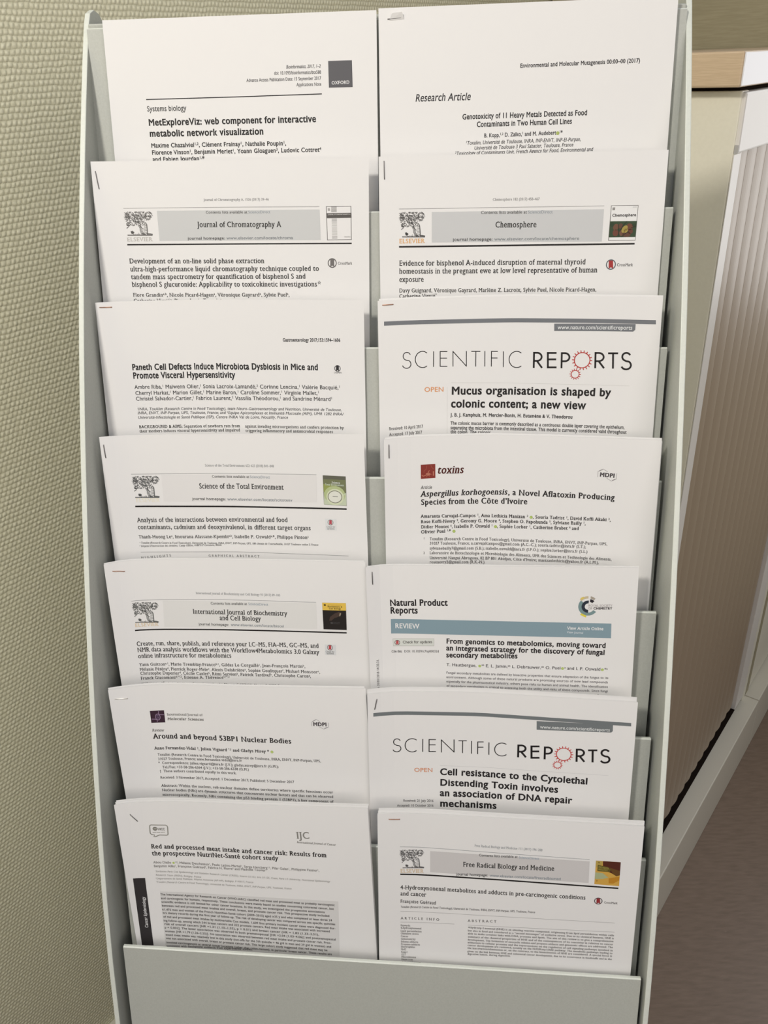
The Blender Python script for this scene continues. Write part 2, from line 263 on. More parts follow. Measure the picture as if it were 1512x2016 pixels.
  ('l','masthead',[(176.26,40.26),(176.85,52.25)],1.36,'1c1716',0),
  ('l','masthead',[(188.9,42.06),(188.1,41.12),(186.99,40.54),(185.75,40.43),(184.59,40.79),(183.69,41.57),(183.2,42.65),(183.2,43.84),(183.7,44.95),(184.61,45.8),(186.17,46.51),(188.25,46.87),(189.16,47.6),(189.74,48.56),(189.94,49.62),(189.73,50.67),(189.13,51.58),(188.21,52.25),(187.08,52.6),(185.86,52.6),(184.7,52.23),(183.74,51.55),(183.07,50.63)],1.36,'1c1716',0),
  ('d','emblem',(153.77,46.4),(6.14,6.02),0.88,0,360,0,'b23a34',0),
  ('p','emblem',[(159.62,46.29),(161.27,46.35),(161.27,47.01),(159.62,46.95)],'b23a34',0),
  ('p','emblem',[(159.38,48.26),(160.94,48.87),(160.71,49.48),(159.15,48.88)],'b23a34',0),
  ('p','emblem',[(158.47,50.01),(159.74,51.1),(159.31,51.59),(158.04,50.51)],'b23a34',0),
  ('p','emblem',[(156.99,51.33),(157.82,52.77),(157.23,53.08),(156.4,51.64)],'b23a34',0),
  ('p','emblem',[(155.12,52.05),(155.4,53.66),(154.74,53.75),(154.45,52.14)],'b23a34',0),
  ('p','emblem',[(153.08,52.09),(152.79,53.68),(152.12,53.54),(152.41,51.95)],'b23a34',0),
  ('p','emblem',[(151.12,51.44),(150.29,52.81),(149.71,52.46),(150.54,51.09)],'b23a34',0),
  ('p','emblem',[(149.49,50.18),(148.22,51.17),(147.78,50.65),(149.05,49.65)],'b23a34',0),
  ('p','emblem',[(148.37,48.46),(146.81,48.96),(146.58,48.32),(148.14,47.83)],'b23a34',0),
  ('p','emblem',[(147.91,46.5),(146.25,46.44),(146.26,45.77),(147.91,45.84)],'b23a34',0),
  ('p','emblem',[(148.15,44.53),(146.6,43.92),(146.83,43.31),(148.39,43.92)],'b23a34',0),
  ('p','emblem',[(149.07,42.79),(147.81,41.71),(148.25,41.22),(149.51,42.3)],'b23a34',0),
  ('p','emblem',[(150.56,41.49),(149.74,40.06),(150.32,39.76),(151.14,41.18)],'b23a34',0),
  ('p','emblem',[(152.43,40.78),(152.14,39.18),(152.8,39.09),(153.09,40.69)],'b23a34',0),
  ('p','emblem',[(154.45,40.74),(154.74,39.17),(155.4,39.31),(155.12,40.88)],'b23a34',0),
  ('p','emblem',[(156.4,41.39),(157.22,40.02),(157.8,40.37),(156.98,41.74)],'b23a34',0),
  ('p','emblem',[(158.03,42.63),(159.29,41.64),(159.72,42.16),(158.46,43.15)],'b23a34',0),
  ('p','emblem',[(159.15,44.33),(160.69,43.84),(160.93,44.46),(159.38,44.96)],'b23a34',0),
  ('d','emblem',(149.09,56.82),(3.21,3.17),0.82,0,360,0,'b23a34',0),
  ('p','emblem',[(152.14,56.69),(153.32,56.73),(153.32,57.23),(152.14,57.19)],'b23a34',0),
  ('p','emblem',[(151.94,58.01),(153.01,58.55),(152.79,59),(151.72,58.45)],'b23a34',0),
  ('p','emblem',[(151.19,59.09),(151.92,60.03),(151.53,60.33),(150.79,59.39)],'b23a34',0),
  ('p','emblem',[(150.01,59.72),(150.27,60.87),(149.78,60.96),(149.52,59.81)],'b23a34',0),
  ('p','emblem',[(148.65,59.78),(148.39,60.91),(147.89,60.78),(148.16,59.65)],'b23a34',0),
  ('p','emblem',[(147.38,59.25),(146.64,60.13),(146.24,59.8),(146.99,58.92)],'b23a34',0),
  ('p','emblem',[(146.45,58.24),(145.38,58.7),(145.16,58.24),(146.23,57.78)],'b23a34',0),
  ('p','emblem',[(146.04,56.95),(144.86,56.9),(144.86,56.4),(146.05,56.45)],'b23a34',0),
  ('p','emblem',[(146.24,55.63),(145.18,55.08),(145.4,54.64),(146.46,55.19)],'b23a34',0),
  ('p','emblem',[(147,54.55),(146.27,53.61),(146.67,53.32),(147.4,54.26)],'b23a34',0),
  ('p','emblem',[(148.18,53.92),(147.92,52.78),(148.41,52.69),(148.67,53.83)],'b23a34',0),
  ('p','emblem',[(149.53,53.86),(149.8,52.74),(150.29,52.87),(150.02,53.99)],'b23a34',0),
  ('p','emblem',[(150.8,54.39),(151.54,53.51),(151.93,53.84),(151.19,54.72)],'b23a34',0),
  ('p','emblem',[(151.73,55.4),(152.79,54.94),(153.01,55.39),(151.95,55.86)],'b23a34',0),
  ('t','open_access_tag','s','OPEN',35.01,69.44,50.26,69.52,3.5,'d18a55',0),
  ('l','dotted_rule',[(55.65,62.79),(123.62,64.09),(189.68,64.96)],0.19,'c4beb8',0),
  ('l','dotted_rule',[(52.8,65.91),(52.85,101.77)],0.24,'cfc9c3',0),
  ('t','title_text','sb','Mucus organisation is shaped by',55.88,71.83,176.58,73.04,5.81,'1d1918',0),
  ('t','title_text','sb','colonic content; a new view',55.63,81.73,158.44,83.13,5.86,'1d1918',0),
  ('t','author_list','sb','J. B. J. Kamphuis, M. Mercier-Bonin, H. Eutamène & V. Theodorou',55.52,88.64,148.75,90.4,2.56,'2a2625',0),
  ('t','abstract_text','sm','The colonic mucus barrier is commonly described as a continuous double layer covering the epithelium,',55.4,95.11,188.39,97.81,2.57,'312d2c',0),
  ('t','abstract_text','sm','separating the microbiota from the intestinal tissue. This model is currently considered valid throughout',55.43,98.69,190.04,101.48,2.58,'312d2c',0),
  ('t','abstract_text','sm','the colon. The colonic',55.45,101.79,86.63,102.65,2.6,'312d2c',0),
  ('t','dates_text','r','Received: 10 April 2017',7.49,98.86,34.15,97.37,2.46,'45413e',0),
  ('t','dates_text','r','Accepted: 17 July 2017',7.6,103.5,33.33,101.94,2.47,'45413e',0),
  ('s',(3.72,3.27),(11.76,3.1),'copper'),
 ],
 'L4':[
  ('t','journal_header','r','Science of the Total Environment 622–623 (2018) 841–848',81.73,25.95,137.16,26.49,1.97,'8c8986',0),
  ('l','journal_header',[(21.22,31.44),(95.85,31.38),(170.75,32.18)],0.34,'8a8784',0),
  ('p','journal_header',[(45.47,32.12),(170.7,33.09),(169.92,54.44),(45.52,54.25)],'d6cec8',0),
  ('t','journal_header','s','Contents lists available at',86.58,34.99,116.72,35.27,1.99,'45433f',1),
  ('t','journal_header','s','ScienceDirect',117.33,35.27,133.41,35.45,1.98,'8d9296',1),
  ('t','journal_header','r','Science of the Total Environment',75.6,43.79,144.03,44.51,4.3,'262421',1),
  ('t','journal_header','s','journal homepage:',69.08,53.17,96.35,53.64,2.18,'33312f',1),
  ('t','journal_header','s','www.elsevier.com/locate/scitotenv',97.58,53.64,150.42,54.11,2.17,'75787a',1),
  ('e','publisher_logo',[(21.67,32.84),(44.14,33.18),(42.29,51.11),(19.67,50.77)],'5f5d5a',0),
  ('t','publisher_logo','r','ELSEVIER',22.77,54.46,42.4,54.54,3.14,'dccfb9',0),
  ('l','journal_header',[(21.6,58.04),(93.65,58.6),(193.58,59.56)],1.25,'171311',0),
  ('p','cover_picture',[(175.7,32.44),(193.86,33.09),(193.71,56.99),(175.62,56.16)],'5d5a4c',0),
  ('p','cover_picture',[(176.06,35.41),(193.63,35.98),(193.65,46.22),(175.9,45.66)],'6f704f',1),
  ('p','cover_picture',[(175.98,39.38),(186.55,39.78),(185.72,45.78),(175.9,45.66)],'8d9150',2),
  ('d','cover_picture',(184.5,48.09),(8.41,7.15),0,0,360,0,'aab07e',3),
  ('d','cover_picture',(184.84,49.8),(6.88,6.59),0,0,360,0,'c6c6a6',4),
  ('p','cover_picture',[(176.11,45.94),(184.34,51.54),(193.65,46.22),(193.66,56.7),(175.74,56.01)],'b9bca0',3),
  ('d','cover_picture',(184.71,49.66),(5.75,5.16),0.9,0,360,0,'7d786a',5),
  ('d','cover_picture',(184.71,49.66),(5.05,4.59),0,0,360,0,'d3cebf',6),
  ('l','cover_picture',[(182.9,49.32),(187.1,49.42)],0.4,'77736b',7),
  ('t','cover_picture','r','Science',182.62,38.85,189.32,39.11,1.71,'d6d6c8',7),
  ('t','cover_picture','r','Total Environment',177.23,40.36,192.36,40.96,1.57,'c9cdb8',7),
  ('t','title_text','r','Analysis of the interactions between environmental and food',21.97,71.32,145.76,71.07,3.77,'33312e',0),
  ('t','title_text','r','contaminants, cadmium and deoxynivalenol, in different target organs',21.79,77.21,164.16,77.7,3.78,'33312e',0),
  ('t','author_list','r','Thanh-Huong Le^a^, Imourana Alassane-Kpembi^a,b^, Isabelle P. Oswald^a,^*, Philippe Pinton^a^',21.54,85.06,161.94,84.98,2.77,'3d3a37',0),
  ('t','affiliations','ri','^a^ Toxalim (Research Centre in Food Toxicology), Université de Toulouse, INRA, ENVT, INP-Purpan, UPS, 180 chemin de Tournefeuille, 31027 Toulouse cedex 3, France',21.82,89.57,169.45,90.55,1.63,'55524e',0),
  ('t','affiliations','ri','^b^ Hôpital d’Instruction des Armées, Camp Guézo, 01BP517 Cotonou, Bénin',21.5,92.47,89.91,91.51,1.64,'55524e',0),
  ('l','abstract_text',[(21.8,96.85),(99.96,96.58),(193.48,98.69)],0.32,'8b8783',0),
  ('t','abstract_text','r','H I G H L I G H T S',21.78,102.7,47.11,100.66,1.96,'6a6763',0),
  ('t','abstract_text','r','G R A P H I C A L   A B S T R A C T',78.21,100.81,120.52,101.16,1.93,'6a6763',0),
  ('p','check_badge',[(175.9,67.79),(184.96,67.78),(184.83,77.47),(175.74,77.33)],'d3cec9',0),
  ('d','check_badge',(180.14,70.83),(2.27,2.34),0.8,0,360,0,'7b7673',1),
  ('p','check_badge',[(179.28,69.02),(181.18,68.98),(181.08,72.73),(180.09,72),(179.03,72.77)],'b04a50',2),
  ('t','check_badge','s','Check for',176.61,75.12,183.73,75.14,1.41,'8f8b87',1),
  ('t','check_badge','s','updates',176.99,76.68,183.2,76.71,1.41,'8f8b87',1),
  ('s',(2.73,6.49),(3.24,16.84),'dark'),
 ],
 'R4':[
  ('p','journal_logo',[(27.86,21.84),(38.98,21.42),(39.05,32.43),(27.9,32.88)],'7f2f26',0),
  ('l','journal_logo',[(28.54,29.75),(29.67,30.81),(31.66,30.14),(33.08,29.02),(34.22,28.76)],0.64,'b06a55',1),
  ('d','journal_logo',(33.37,29.32),(1.56,1.16),0,0,360,0,'b5705a',1),
  ('l','journal_logo',[(33.94,28.17),(33.66,27),(34.65,26.6)],0.46,'b5705a',1),
  ('l','journal_logo',[(34.5,28.77),(35.92,29.68)],0.41,'b5705a',1),
  ('l','journal_logo',[(33.08,29.89),(32.23,31.61)],0.35,'a8604d',1),
  ('l','journal_logo',[(33.94,29.92),(34.79,31.1)],0.35,'a8604d',1),
  ('l','journal_logo',[(37.57,27.11),(37.62,30.59)],0.81,'b5705a',1),
  ('l','journal_logo',[(32.53,22.63),(31.96,25.51),(30.39,26.62),(30.39,28.07)],0.35,'96503f',1),
  ('l','journal_logo',[(35.64,22.28),(36.21,23.89),(37.76,25.52)],0.35,'96503f',1),
  ('t','journal_logo','rbi','toxins',40.8,29.14,61.11,29.23,5.92,'4a1c17',0),
  ('l','publisher_logo',[(161.5,29.79),(161.52,25.42),(165.13,23.46),(168.7,25.49)],0.29,'8a8280',0),
  ('l','publisher_logo',[(162.12,25.31),(164.81,23.93)],0.54,'968e8b',0),
  ('l','publisher_logo',[(168.12,30.43),(171.8,32.64),(175.32,30.86),(175.48,26.39)],0.29,'8a8280',0),
  ('l','publisher_logo',[(172.2,32.08),(174.72,30.88)],0.55,'968e8b',0),
  ('t','publisher_logo','sh','MDPI',162.94,29.27,174.14,29.9,3.05,'40383a',0),
  ('t','journal_header','ri','Article',27.93,41.04,36.64,40.96,2.71,'4c4845',0),
  ('t','title_text','rbi','Aspergillus korhogoensis',27.9,47.14,94.73,45.92,4.44,'262120',0),
  ('t','title_text','rb',', a Novel Aflatoxin Producing',94.88,46.07,175.22,47.45,4.41,'262120',0),
  ('t','title_text','rb','Species from the Côte d’Ivoire',28.03,53.59,110.12,53.07,4.45,'262120',0),
  ('t','author_list','rb','Amaranta Carvajal-Campos ^1^, Ama Lethicia Manizan ^2^ ◉, Souria Tadrist ^1^, David Koffi Akaki ^3^,',27.83,63.96,173.25,64.31,2.62,'322d2b',0),
  ('t','author_list','rb','Rose Koffi-Nevry ^2^, Geromy G. Moore ^4^, Stephen O. Fapohunda ^5^, Sylviane Bailly ^1^,',27.82,68.37,154.7,67.99,2.63,'322d2b',0),
  ('t','author_list','rb','Didier Montet ^6^, Isabelle P. Oswald ^1^ ◉, Sophie Lorber ^1^, Catherine Brabet ^6^ and',27.96,72.63,149.74,72.23,2.64,'322d2b',0),
  ('t','author_list','rb','Olivier Puel ^1,^* ◉',27.94,76.73,54.93,76.14,2.67,'322d2b',0),
  ('t','affiliations','r','1',29.82,81.55,30.77,81.57,1.74,'46413e',0),
  ('t','affiliations','r','2',29.63,93.5,30.9,93.51,1.76,'46413e',0),
  ('t','affiliations','r','Toxalim (Research Centre in Food Toxicology), Université de Toulouse, INRA, ENVT, INP-Purpan, UPS,',34.58,82.28,171.84,83.7,2.29,'46413e',0),
  ('t','affiliations','r','31027 Toulouse, France; a.carvajalcampos@gmail.com (A.C.-C.); souria.tadrist@inra.fr (S.T.);',34.57,85.91,155.82,86.64,2.3,'46413e',0),
  ('t','affiliations','r','sylvianebailly7@gmail.com (S.B.); isabelle.oswald@inra.fr (I.P.O.); sophie.lorber@inra.fr (S.L.)',34.57,90.05,157.25,90.53,2.3,'46413e',0),
  ('t','affiliations','r','Laboratoire de Biotechnologie et Microbiologie des Aliments, UFR des Sciences et Technologie des Aliments,',34.56,93.71,175.79,96.07,2.32,'46413e',0),
  ('t','affiliations','r','Université Nangui Abrogoua, 02 BP 801 Abidjan, Côte d’Ivoire; manizanlethicia@yahoo.fr (A.L.M.),',34.56,97.88,166.31,99.1,2.32,'46413e',0),
  ('t','affiliations','r','rosenevry2@gmail.com (R.K.-N.)',34.56,101.4,77.98,101.46,2.34,'46413e',0),
  ('s',(3.75,4.31),(3.75,14.52),'dark'),
 ],
 'L5':[
  ('t','journal_header','r','International Journal of Biochemistry and Cell Biology 93 (2017) 89–105',71.44,29.09,140.36,29.97,1.93,'8c8986',0),
  ('l','journal_header',[(17.28,34.2),(93.35,33.48),(168.88,34.41)],0.36,'8a8784',0),
  ('p','journal_header',[(43.3,34.75),(168.98,35.21),(168.27,57.2),(41.88,57.52)],'cfc8c0',0),
  ('t','journal_header','s','Contents lists available at',82.67,37.81,112.72,37.82,2.1,'45433f',1),
  ('t','journal_header','s','ScienceDirect',113.65,37.81,129.91,38.18,2.1,'8d9296',1),
  ('t','journal_header','r','International Journal of Biochemistry',67.29,45.91,144.89,46.42,4.06,'262421',1),
  ('t','journal_header','r','and Cell Biology',88.96,51.16,122.96,51.39,4.08,'262421',1),
  ('t','journal_header','s','journal homepage:',70.95,55.79,96.13,56.09,2.13,'33312f',1),
  ('t','journal_header','s','www.elsevier.com/locate/biocel',97.69,56.06,141.34,56.56,2.13,'75787a',1),
  ('e','publisher_logo',[(17.74,35.38),(39.51,36.34),(37.42,53.88),(15.54,52.85)],'5f5d58',0),
  ('t','publisher_logo','r','ELSEVIER',17.66,56.83,37.4,56.67,3.13,'cdb494',0),
  ('l','journal_header',[(17.13,59.76),(90.8,59.44),(191.97,60.02)],1.15,'171311',0),
  ('p','cover_picture',[(173.72,34.46),(192.75,34.43),(192.15,57.62),(173.44,57.33)],'221c19',0),
  ('p','cover_picture',[(173.72,34.46),(192.75,34.43),(192.51,40.81),(173.74,40.77)],'d2ab48',1),
  ('t','cover_picture','sb','Biochemistry &',177.92,38.26,189.63,38.35,1.36,'6e5a28',2),
  ('t','cover_picture','sb','Cell Biology',178.94,40.04,188.55,39.95,1.36,'6e5a28',2),
  ('t','cover_picture','s','The International Journal of',178.31,36.54,188.75,36.51,0.6,'8a7030',2),
  ('p','cover_picture',[(174.97,35.63),(176.53,35.59),(176.63,37.18),(175.1,37.22)],'55461f',2),
  ('p','cover_picture',[(178.48,49.73),(179.39,46.52),(183.26,43.4),(187.03,41.79),(188.52,42.96),(187.97,45.09),(185.33,46.67),(183.03,47.34),(180.33,49.69)],'43332b',2),
  ('p','cover_picture',[(187.23,43.3),(188.45,42.66),(188.25,44.18),(187.51,45.71),(186.82,45.42)],'8c7d68',3),
  ('t','cover_picture','s','Available online',181.65,51.32,187.03,51.43,0.73,'4a4543',2),
  ('t','cover_picture','s','ScienceDirect',181.72,52.48,187.03,52.56,0.73,'4a4543',2),
  ('p','cover_picture',[(179.54,50.92),(181.39,50.97),(181.36,52.4),(179.54,52.35)],'46413f',2),
  ('t','title_text','r','Create, run, share, publish, and reference your LC–MS, FIA–MS, GC–MS, and',16.95,73.55,168.7,73.79,3.84,'33302d',0),
  ('t','title_text','r','NMR data analysis workflows with the Workflow4Metabolomics 3.0 Galaxy',16.9,78.91,168.63,79.44,3.86,'33302d',0),
  ('t','title_text','r','online infrastructure for metabolomics',16.83,84.46,95.66,83.95,3.88,'33302d',0),
  ('t','author_list','r','Yann Guitton^a,1^, Marie Tremblay-Franco^b,1^, Gildas Le Corguillé^c^, Jean-François Martin^b^,',16.88,91.56,156.35,91.78,2.7,'3f3b38',0),
  ('t','author_list','r','Mélanie Pétéra^d^, Pierrick Roger-Mele^e^, Alexis Delabrière^e^, Sophie Goulitquer^f^, Misharl Monsoor^c^,',16.67,95.8,168.28,96.55,2.71,'3f3b38',0),
  ('t','author_list','r','Christophe Duperier^d^, Cécile Canlet^b^, Rémi Servien^b^, Patrick Tardivel^b^, Christophe Caron^g^,',16.69,99.38,160.41,100.45,2.72,'3f3b38',0),
  ('t','author_list','r','Franck Giacomoni^d,**,2^, Etienne A. Thévenot^e,**,2^',16.61,103.82,92.26,102.98,2.73,'3f3b38',0),
  ('t','affiliations','ri','^a^ Laboratoire d’Étude des Résidus et Contaminants dans les Aliments (LABERCA), Nantes, F-44307, France',16.71,108.11,139.77,109.07,1.88,'4c4844',0),
  ('p','check_badge',[(173.51,70.53),(182.52,70.79),(182.27,79.93),(173.23,79.66)],'c9c4bf',0),
  ('d','check_badge',(177.63,73.23),(2.3,2.49),0.8,0,360,0,'6f6a68',1),
  ('p','check_badge',[(176.79,71.32),(178.72,71.27),(178.54,75.25),(177.55,74.48),(176.47,75.3)],'ac4245',2),
  ('t','check_badge','s','Check for',173.98,77.64,181.03,77.63,1.5,'6a6663',1),
  ('t','check_badge','s','updates',174.5,79.12,180.63,79.14,1.5,'6a6663',1),
  ('s',(6.2,6.78),(15.25,8.35),'copper'),
 ],
 'R5':[
  ('t','journal_header','sb','Natural Product',17.49,33.62,62.75,32.96,5.15,'1f1a1a',0),
  ('t','journal_header','sb','Reports',17.62,39.98,39.44,39.84,5.18,'1f1a1a',0),
  ('d','society_emblem',(169.52,31.96),(7.38,7.44),0.66,138,325,0,'6f8280',0),
  ('d','society_emblem',(169.52,31.96),(4.9,5.02),0.52,85,272,0,'262a33',1),
  ('d','society_emblem',(170.25,31.03),(5.1,5.31),0.56,42,82,0,'251f25',1),
  ('d','society_emblem',(169.24,31.96),(8.26,8.49),0.78,88,138,0,'b9a888',0),
  ('d','society_emblem',(170.58,31.03),(6.2,7.58),0.75,48,84,0,'9c8f80',0),
  ('p','society_emblem',[(163.35,25.22),(165.64,23.82),(166.65,25.02),(164.5,26.57)],'cdb35a',1),
  ('p','society_emblem',[(163.67,38.79),(164.73,37.54),(168.54,39.47),(168.05,41.02)],'cdbb3f',1),
  ('t','society_emblem','s','ROYAL SOCIETY',169.65,31.9,187.52,31.67,1.76,'a89c98',2),
  ('t','society_emblem','s','OF',169.74,34.24,172.64,34.23,1.83,'9a8e8a',2),
  ('t','society_emblem','sb','CHEMISTRY',173.6,34.21,187.49,34.04,1.83,'3a3031',2),
  ('p','review_band',[(17.79,44.69),(187.45,45.73),(187.71,58.04),(17.74,57.03)],'7b8c91',0),
  ('t','review_band','sm','REVIEW',21,52.52,40.27,52.6,4.05,'e0dcd8',1),
  ('t','review_band','sm','View Article Online',154.41,51.32,181.77,51.47,2.5,'d5d2cf',1),
  ('t','review_band','s','View Journal',154.19,54.33,166.67,54.76,1.67,'c3c4c3',1),
  ('p','check_badge',[(18.82,61.44),(51.72,60.9),(51.63,67.28),(19.06,67.88)],'a9a59b',0),
  ('p','check_badge',[(19.04,61.69),(51.49,61.15),(51.41,66.93),(19.26,67.53)],'c9c5ba',1),
  ('d','check_badge',(22.44,64.77),(2.18,2.15),0.8,0,360,0,'5a4f4f',2),
  ('p','check_badge',[(21.57,63.09),(23.4,63.09),(23.38,66.53),(22.41,65.85),(21.41,66.54)],'ac4345',3),
  ('t','check_badge','s','Check for updates',26.72,65.54,50.23,64.91,2.29,'3f3a35',2),
  ('t','check_badge','sm','Cite this:',17.68,73.44,26.2,73.36,1.96,'3f3a38',0),
  ('t','check_badge','s','DOI: 10.1039/c7np00032d',27.71,73.33,55.37,72.77,1.96,'4f4a48',0),
  ('t','title_text','sb','From genomics to metabolomics, moving toward',61.16,64.92,184.35,66.35,4.14,'241e1e',0),
  ('t','title_text','sb','an integrated strategy for the discovery of fungal',61.1,70.89,183.86,72.29,4.16,'241e1e',0),
  ('t','title_text','sb','secondary metabolites',61.03,76.9,117.1,76.75,4.19,'241e1e',0),
  ('t','author_list','s','T. Hautbergue, ◉^ab^ E. L. Jamin,^ab^ L. Debrauwer,^ab^ O. Puel◉^a^ and I. P. Oswald◉*^a^',61.1,84.49,186.43,86.08,2.49,'433d3d',0),
  ('t','abstract_text','s','Fungal secondary metabolites are defined by bioactive properties that ensure adaptation of the fungus to its',60.87,91.27,187.36,93.14,1.94,'575151',0),
  ('t','abstract_text','s','environment. Although some of these natural products are promising sources of new lead compounds',60.83,95.11,187.22,96.96,1.95,'575151',0),
  ('t','abstract_text','s','especially for the pharmaceutical industry, others pose risks to human and animal health. The identification',60.79,98.95,187.41,100.96,1.96,'575151',0),
  ('t','abstract_text','s','of secondary metabolites is critical to assessing both the utility and risks of these compounds. Since fungi',60.9,102.81,187.43,104.8,1.96,'575151',0),
  ('t','abstract_text','s','exhibit biological specificities different from other microorganisms, this review covers the different',60.86,106.51,187.31,109.01,1.97,'575151',0),
  ('t','margin_note','r','day on 31/01/2018 14:35:31.',6.9,111,7.38,78.38,1.89,'5a5452',0),
  ('s',(4.74,4.26),(4.84,14.26),'dark'),
 ],
 'L6':[
  ('p','journal_logo',[(30.81,22.92),(42.59,22.79),(42.35,33.9),(30.67,33.8)],'34202a',0),
  ('d','journal_logo',(36.76,28.66),(2.19,3.01),0.8,0,360,0,'8c7285',1),
  ('l','journal_logo',[(35.56,27.31),(38.44,26.92)],0.3,'75607a',1),
  ('l','journal_logo',[(35.42,28.37),(38.3,27.98)],0.3,'75607a',1),
  ('l','journal_logo',[(35.28,29.43),(38.16,29.05)],0.3,'75607a',1),
  ('l','journal_logo',[(35.14,30.5),(38.02,30.11)],0.3,'75607a',1),
  ('l','journal_logo',[(37.91,23.44),(37.63,25.57),(38.86,26.68),(42.18,26.88)],0.51,'8c7285',1),
  ('l','journal_logo',[(31.51,30.38),(34.04,30.52),(35.91,31.27),(35.74,33.19)],0.52,'8c7285',1),
  ('t','journal_header','r','International Journal of',44.66,27.61,74.66,27.54,2.15,'6d675f',0),
  ('t','journal_header','rbi','Molecular Sciences',44.59,31.88,75.36,31.78,2.42,'5d5750',0),
  ('l','publisher_logo',[(164.38,33.99),(164.82,30.38),(168.56,27.84),(171.64,30.06)],0.33,'8a8280',0),
  ('l','publisher_logo',[(165.29,30.04),(168.1,28.18)],0.57,'968e8b',0),
  ('l','publisher_logo',[(170.54,34.68),(174.24,36.57),(177.91,34.84),(178.36,30.73)],0.33,'8a8280',0),
  ('l','publisher_logo',[(174.57,36.07),(177.33,34.69)],0.58,'968e8b',0),
  ('t','publisher_logo','sh','MDPI',165.73,33.8,176.95,33.88,3.13,'40383a',0),
  ('t','journal_header','ri','Review',30.44,41.8,40.28,42.25,2.67,'66605a',0),
  ('t','title_text','rb','Around and beyond 53BP1 Nuclear Bodies',30.64,48.33,146.77,50.46,4.54,'2a2523',0),
  ('t','author_list','rb','Anne Fernandez-Vidal ^†^, Julien Vignard ^*,†^ and Gladys Mirey * ◉',30.23,58.38,130.74,59.55,2.69,'3b3633',0),
  ('t','affiliations','r','Toxalim (Research Centre in Food Toxicology), Université de Toulouse, INRA, ENVT, INP-Purpan, UPS,',32.07,64.22,169.51,67.25,2.29,'48433f',0),
  ('t','affiliations','r','31027 Toulouse, France; anne.fernandez-vidal@inra.fr',31.85,68.28,103.5,68.43,2.29,'48433f',0),
  ('t','affiliations','r','*  Correspondence: julien.vignard@inra.fr (J.V.); gladys.mirey@inra.fr (G.M.);',31.67,72.01,133.86,73.19,2.3,'48433f',0),
  ('t','affiliations','r','Tel./Fax: +33-58-206-6364 (J.V.); +33-58-206-6338 (G.M.)',34.7,76.04,108.49,76.59,2.31,'48433f',0),
  ('t','affiliations','r','†  These authors contributed equally to this work.',31.75,79.69,97.62,80.37,2.31,'48433f',0),
  ('t','dates_text','r','Received: 3 November 2017; Accepted: 1 December 2017; Published: 5 December 2017',31.59,85.68,145.5,87.48,2.34,'48433f',0),
  ('t','abstract_text','r','~Abstract:~ Within the nucleus, sub-nuclear domains define territories where specific functions occur',31.52,93.43,177.37,96.6,2.4,'3b3735',0),
  ('t','abstract_text','r','Nuclear bodies (NBs) are dynamic structures that concentrate nuclear factors and that can be observed',31.45,97.58,177.2,100.96,2.41,'3b3735',0),
  ('t','abstract_text','r','microscopically. Recently, NBs containing the p53 binding protein 1 (53BP1), a key component of',31.33,102.1,177.02,105.51,2.42,'3b3735',0),
  ('t','abstract_text','r','the DNA damage response, were defined. Interestingly, 53BP1 NBs are visualized during G1 phase',31.28,106.11,176.71,109.73,2.43,'3b3735',0),
  ('s',(4.71,8.66),(14.34,9.6),'bright'),
 ],
 'R6':[
  ('p','masthead',[(4.39,16.74),(203.11,17.82),(203.3,20.73),(4.33,19.89)],'676866',0),
  ('p','masthead',[(131.8,21.28),(189.62,20.18),(189.82,26.03),(132.02,27.5)],'676866',0),
  ('p','masthead',[(132.02,27.33),(189.81,25.86),(188.7,27.15),(132.07,28.89)],'676866',0),
  ('t','masthead','s','www.nature.com/scientificreports',134.61,27.48,187.76,26.35,2.59,'c9c4bd',1),
  ('l','masthead',[(25.21,42.83),(24.54,41.89),(23.57,41.29),(22.45,41.13),(21.37,41.44),(20.49,42.16),(19.98,43.17),(19.9,44.33),(20.27,45.44),(21.03,46.32),(22.42,46.97),(24.3,47.31),(25.09,48.06),(25.56,49),(25.67,50.04),(25.4,51.04),(24.79,51.91),(23.89,52.53),(22.82,52.83),(21.7,52.78),(20.66,52.39),(19.82,51.67),(19.28,50.74)],0.72,'1c1716',0),
  ('l','masthead',[(38.2,42.23),(37.19,41.58),(36.06,41.18),(34.87,41.03),(33.68,41.15),(32.53,41.53),(31.47,42.16),(30.56,42.99),(29.84,44.01),(29.33,45.16),(29.07,46.4),(29.06,47.66),(29.3,48.9),(29.79,50.06),(30.5,51.07),(31.4,51.9),(32.45,52.5),(33.6,52.85),(34.8,52.94),(36,52.75),(37.14,52.3),(38.16,51.61)],0.72,'1c1716',0),
  ('l','masthead',[(43.19,41.19),(43.09,52.63)],0.72,'1c1716',0),
  ('l','masthead',[(48.17,41.25),(48.16,52.68)],0.72,'1c1716',0),
  ('l','masthead',[(47.85,41.61),(53.58,41.52)],0.71,'1c1716',0),
  ('l','masthead',[(47.85,46.39),(53.36,46.29)],0.71,'1c1716',0),
  ('l','masthead',[(47.85,52.33),(53.6,52.21)],0.72,'1c1716',0),
  ('l','masthead',[(57.88,41.39),(57.93,52.94)],0.72,'1c1716',0),
  ('l','masthead',[(57.89,41.74),(68.03,52.38)],0.71,'1c1716',0),
  ('l','masthead',[(67.94,41.21),(68.04,52.73)],0.71,'1c1716',0),
  ('l','masthead',[(71.38,42.25),(78.01,42.09)],0.71,'1c1716',0),
  ('l','masthead',[(74.69,41.82),(74.68,53.18)],0.71,'1c1716',0),
  ('l','masthead',[(81.65,42.21),(81.74,53.42)],0.71,'1c1716',0),
  ('l','masthead',[(86.66,42.45),(86.71,53.65)],0.71,'1c1716',0),
  ('l','masthead',[(86.35,42.82),(91.23,42.56)],0.71,'1c1716',0),
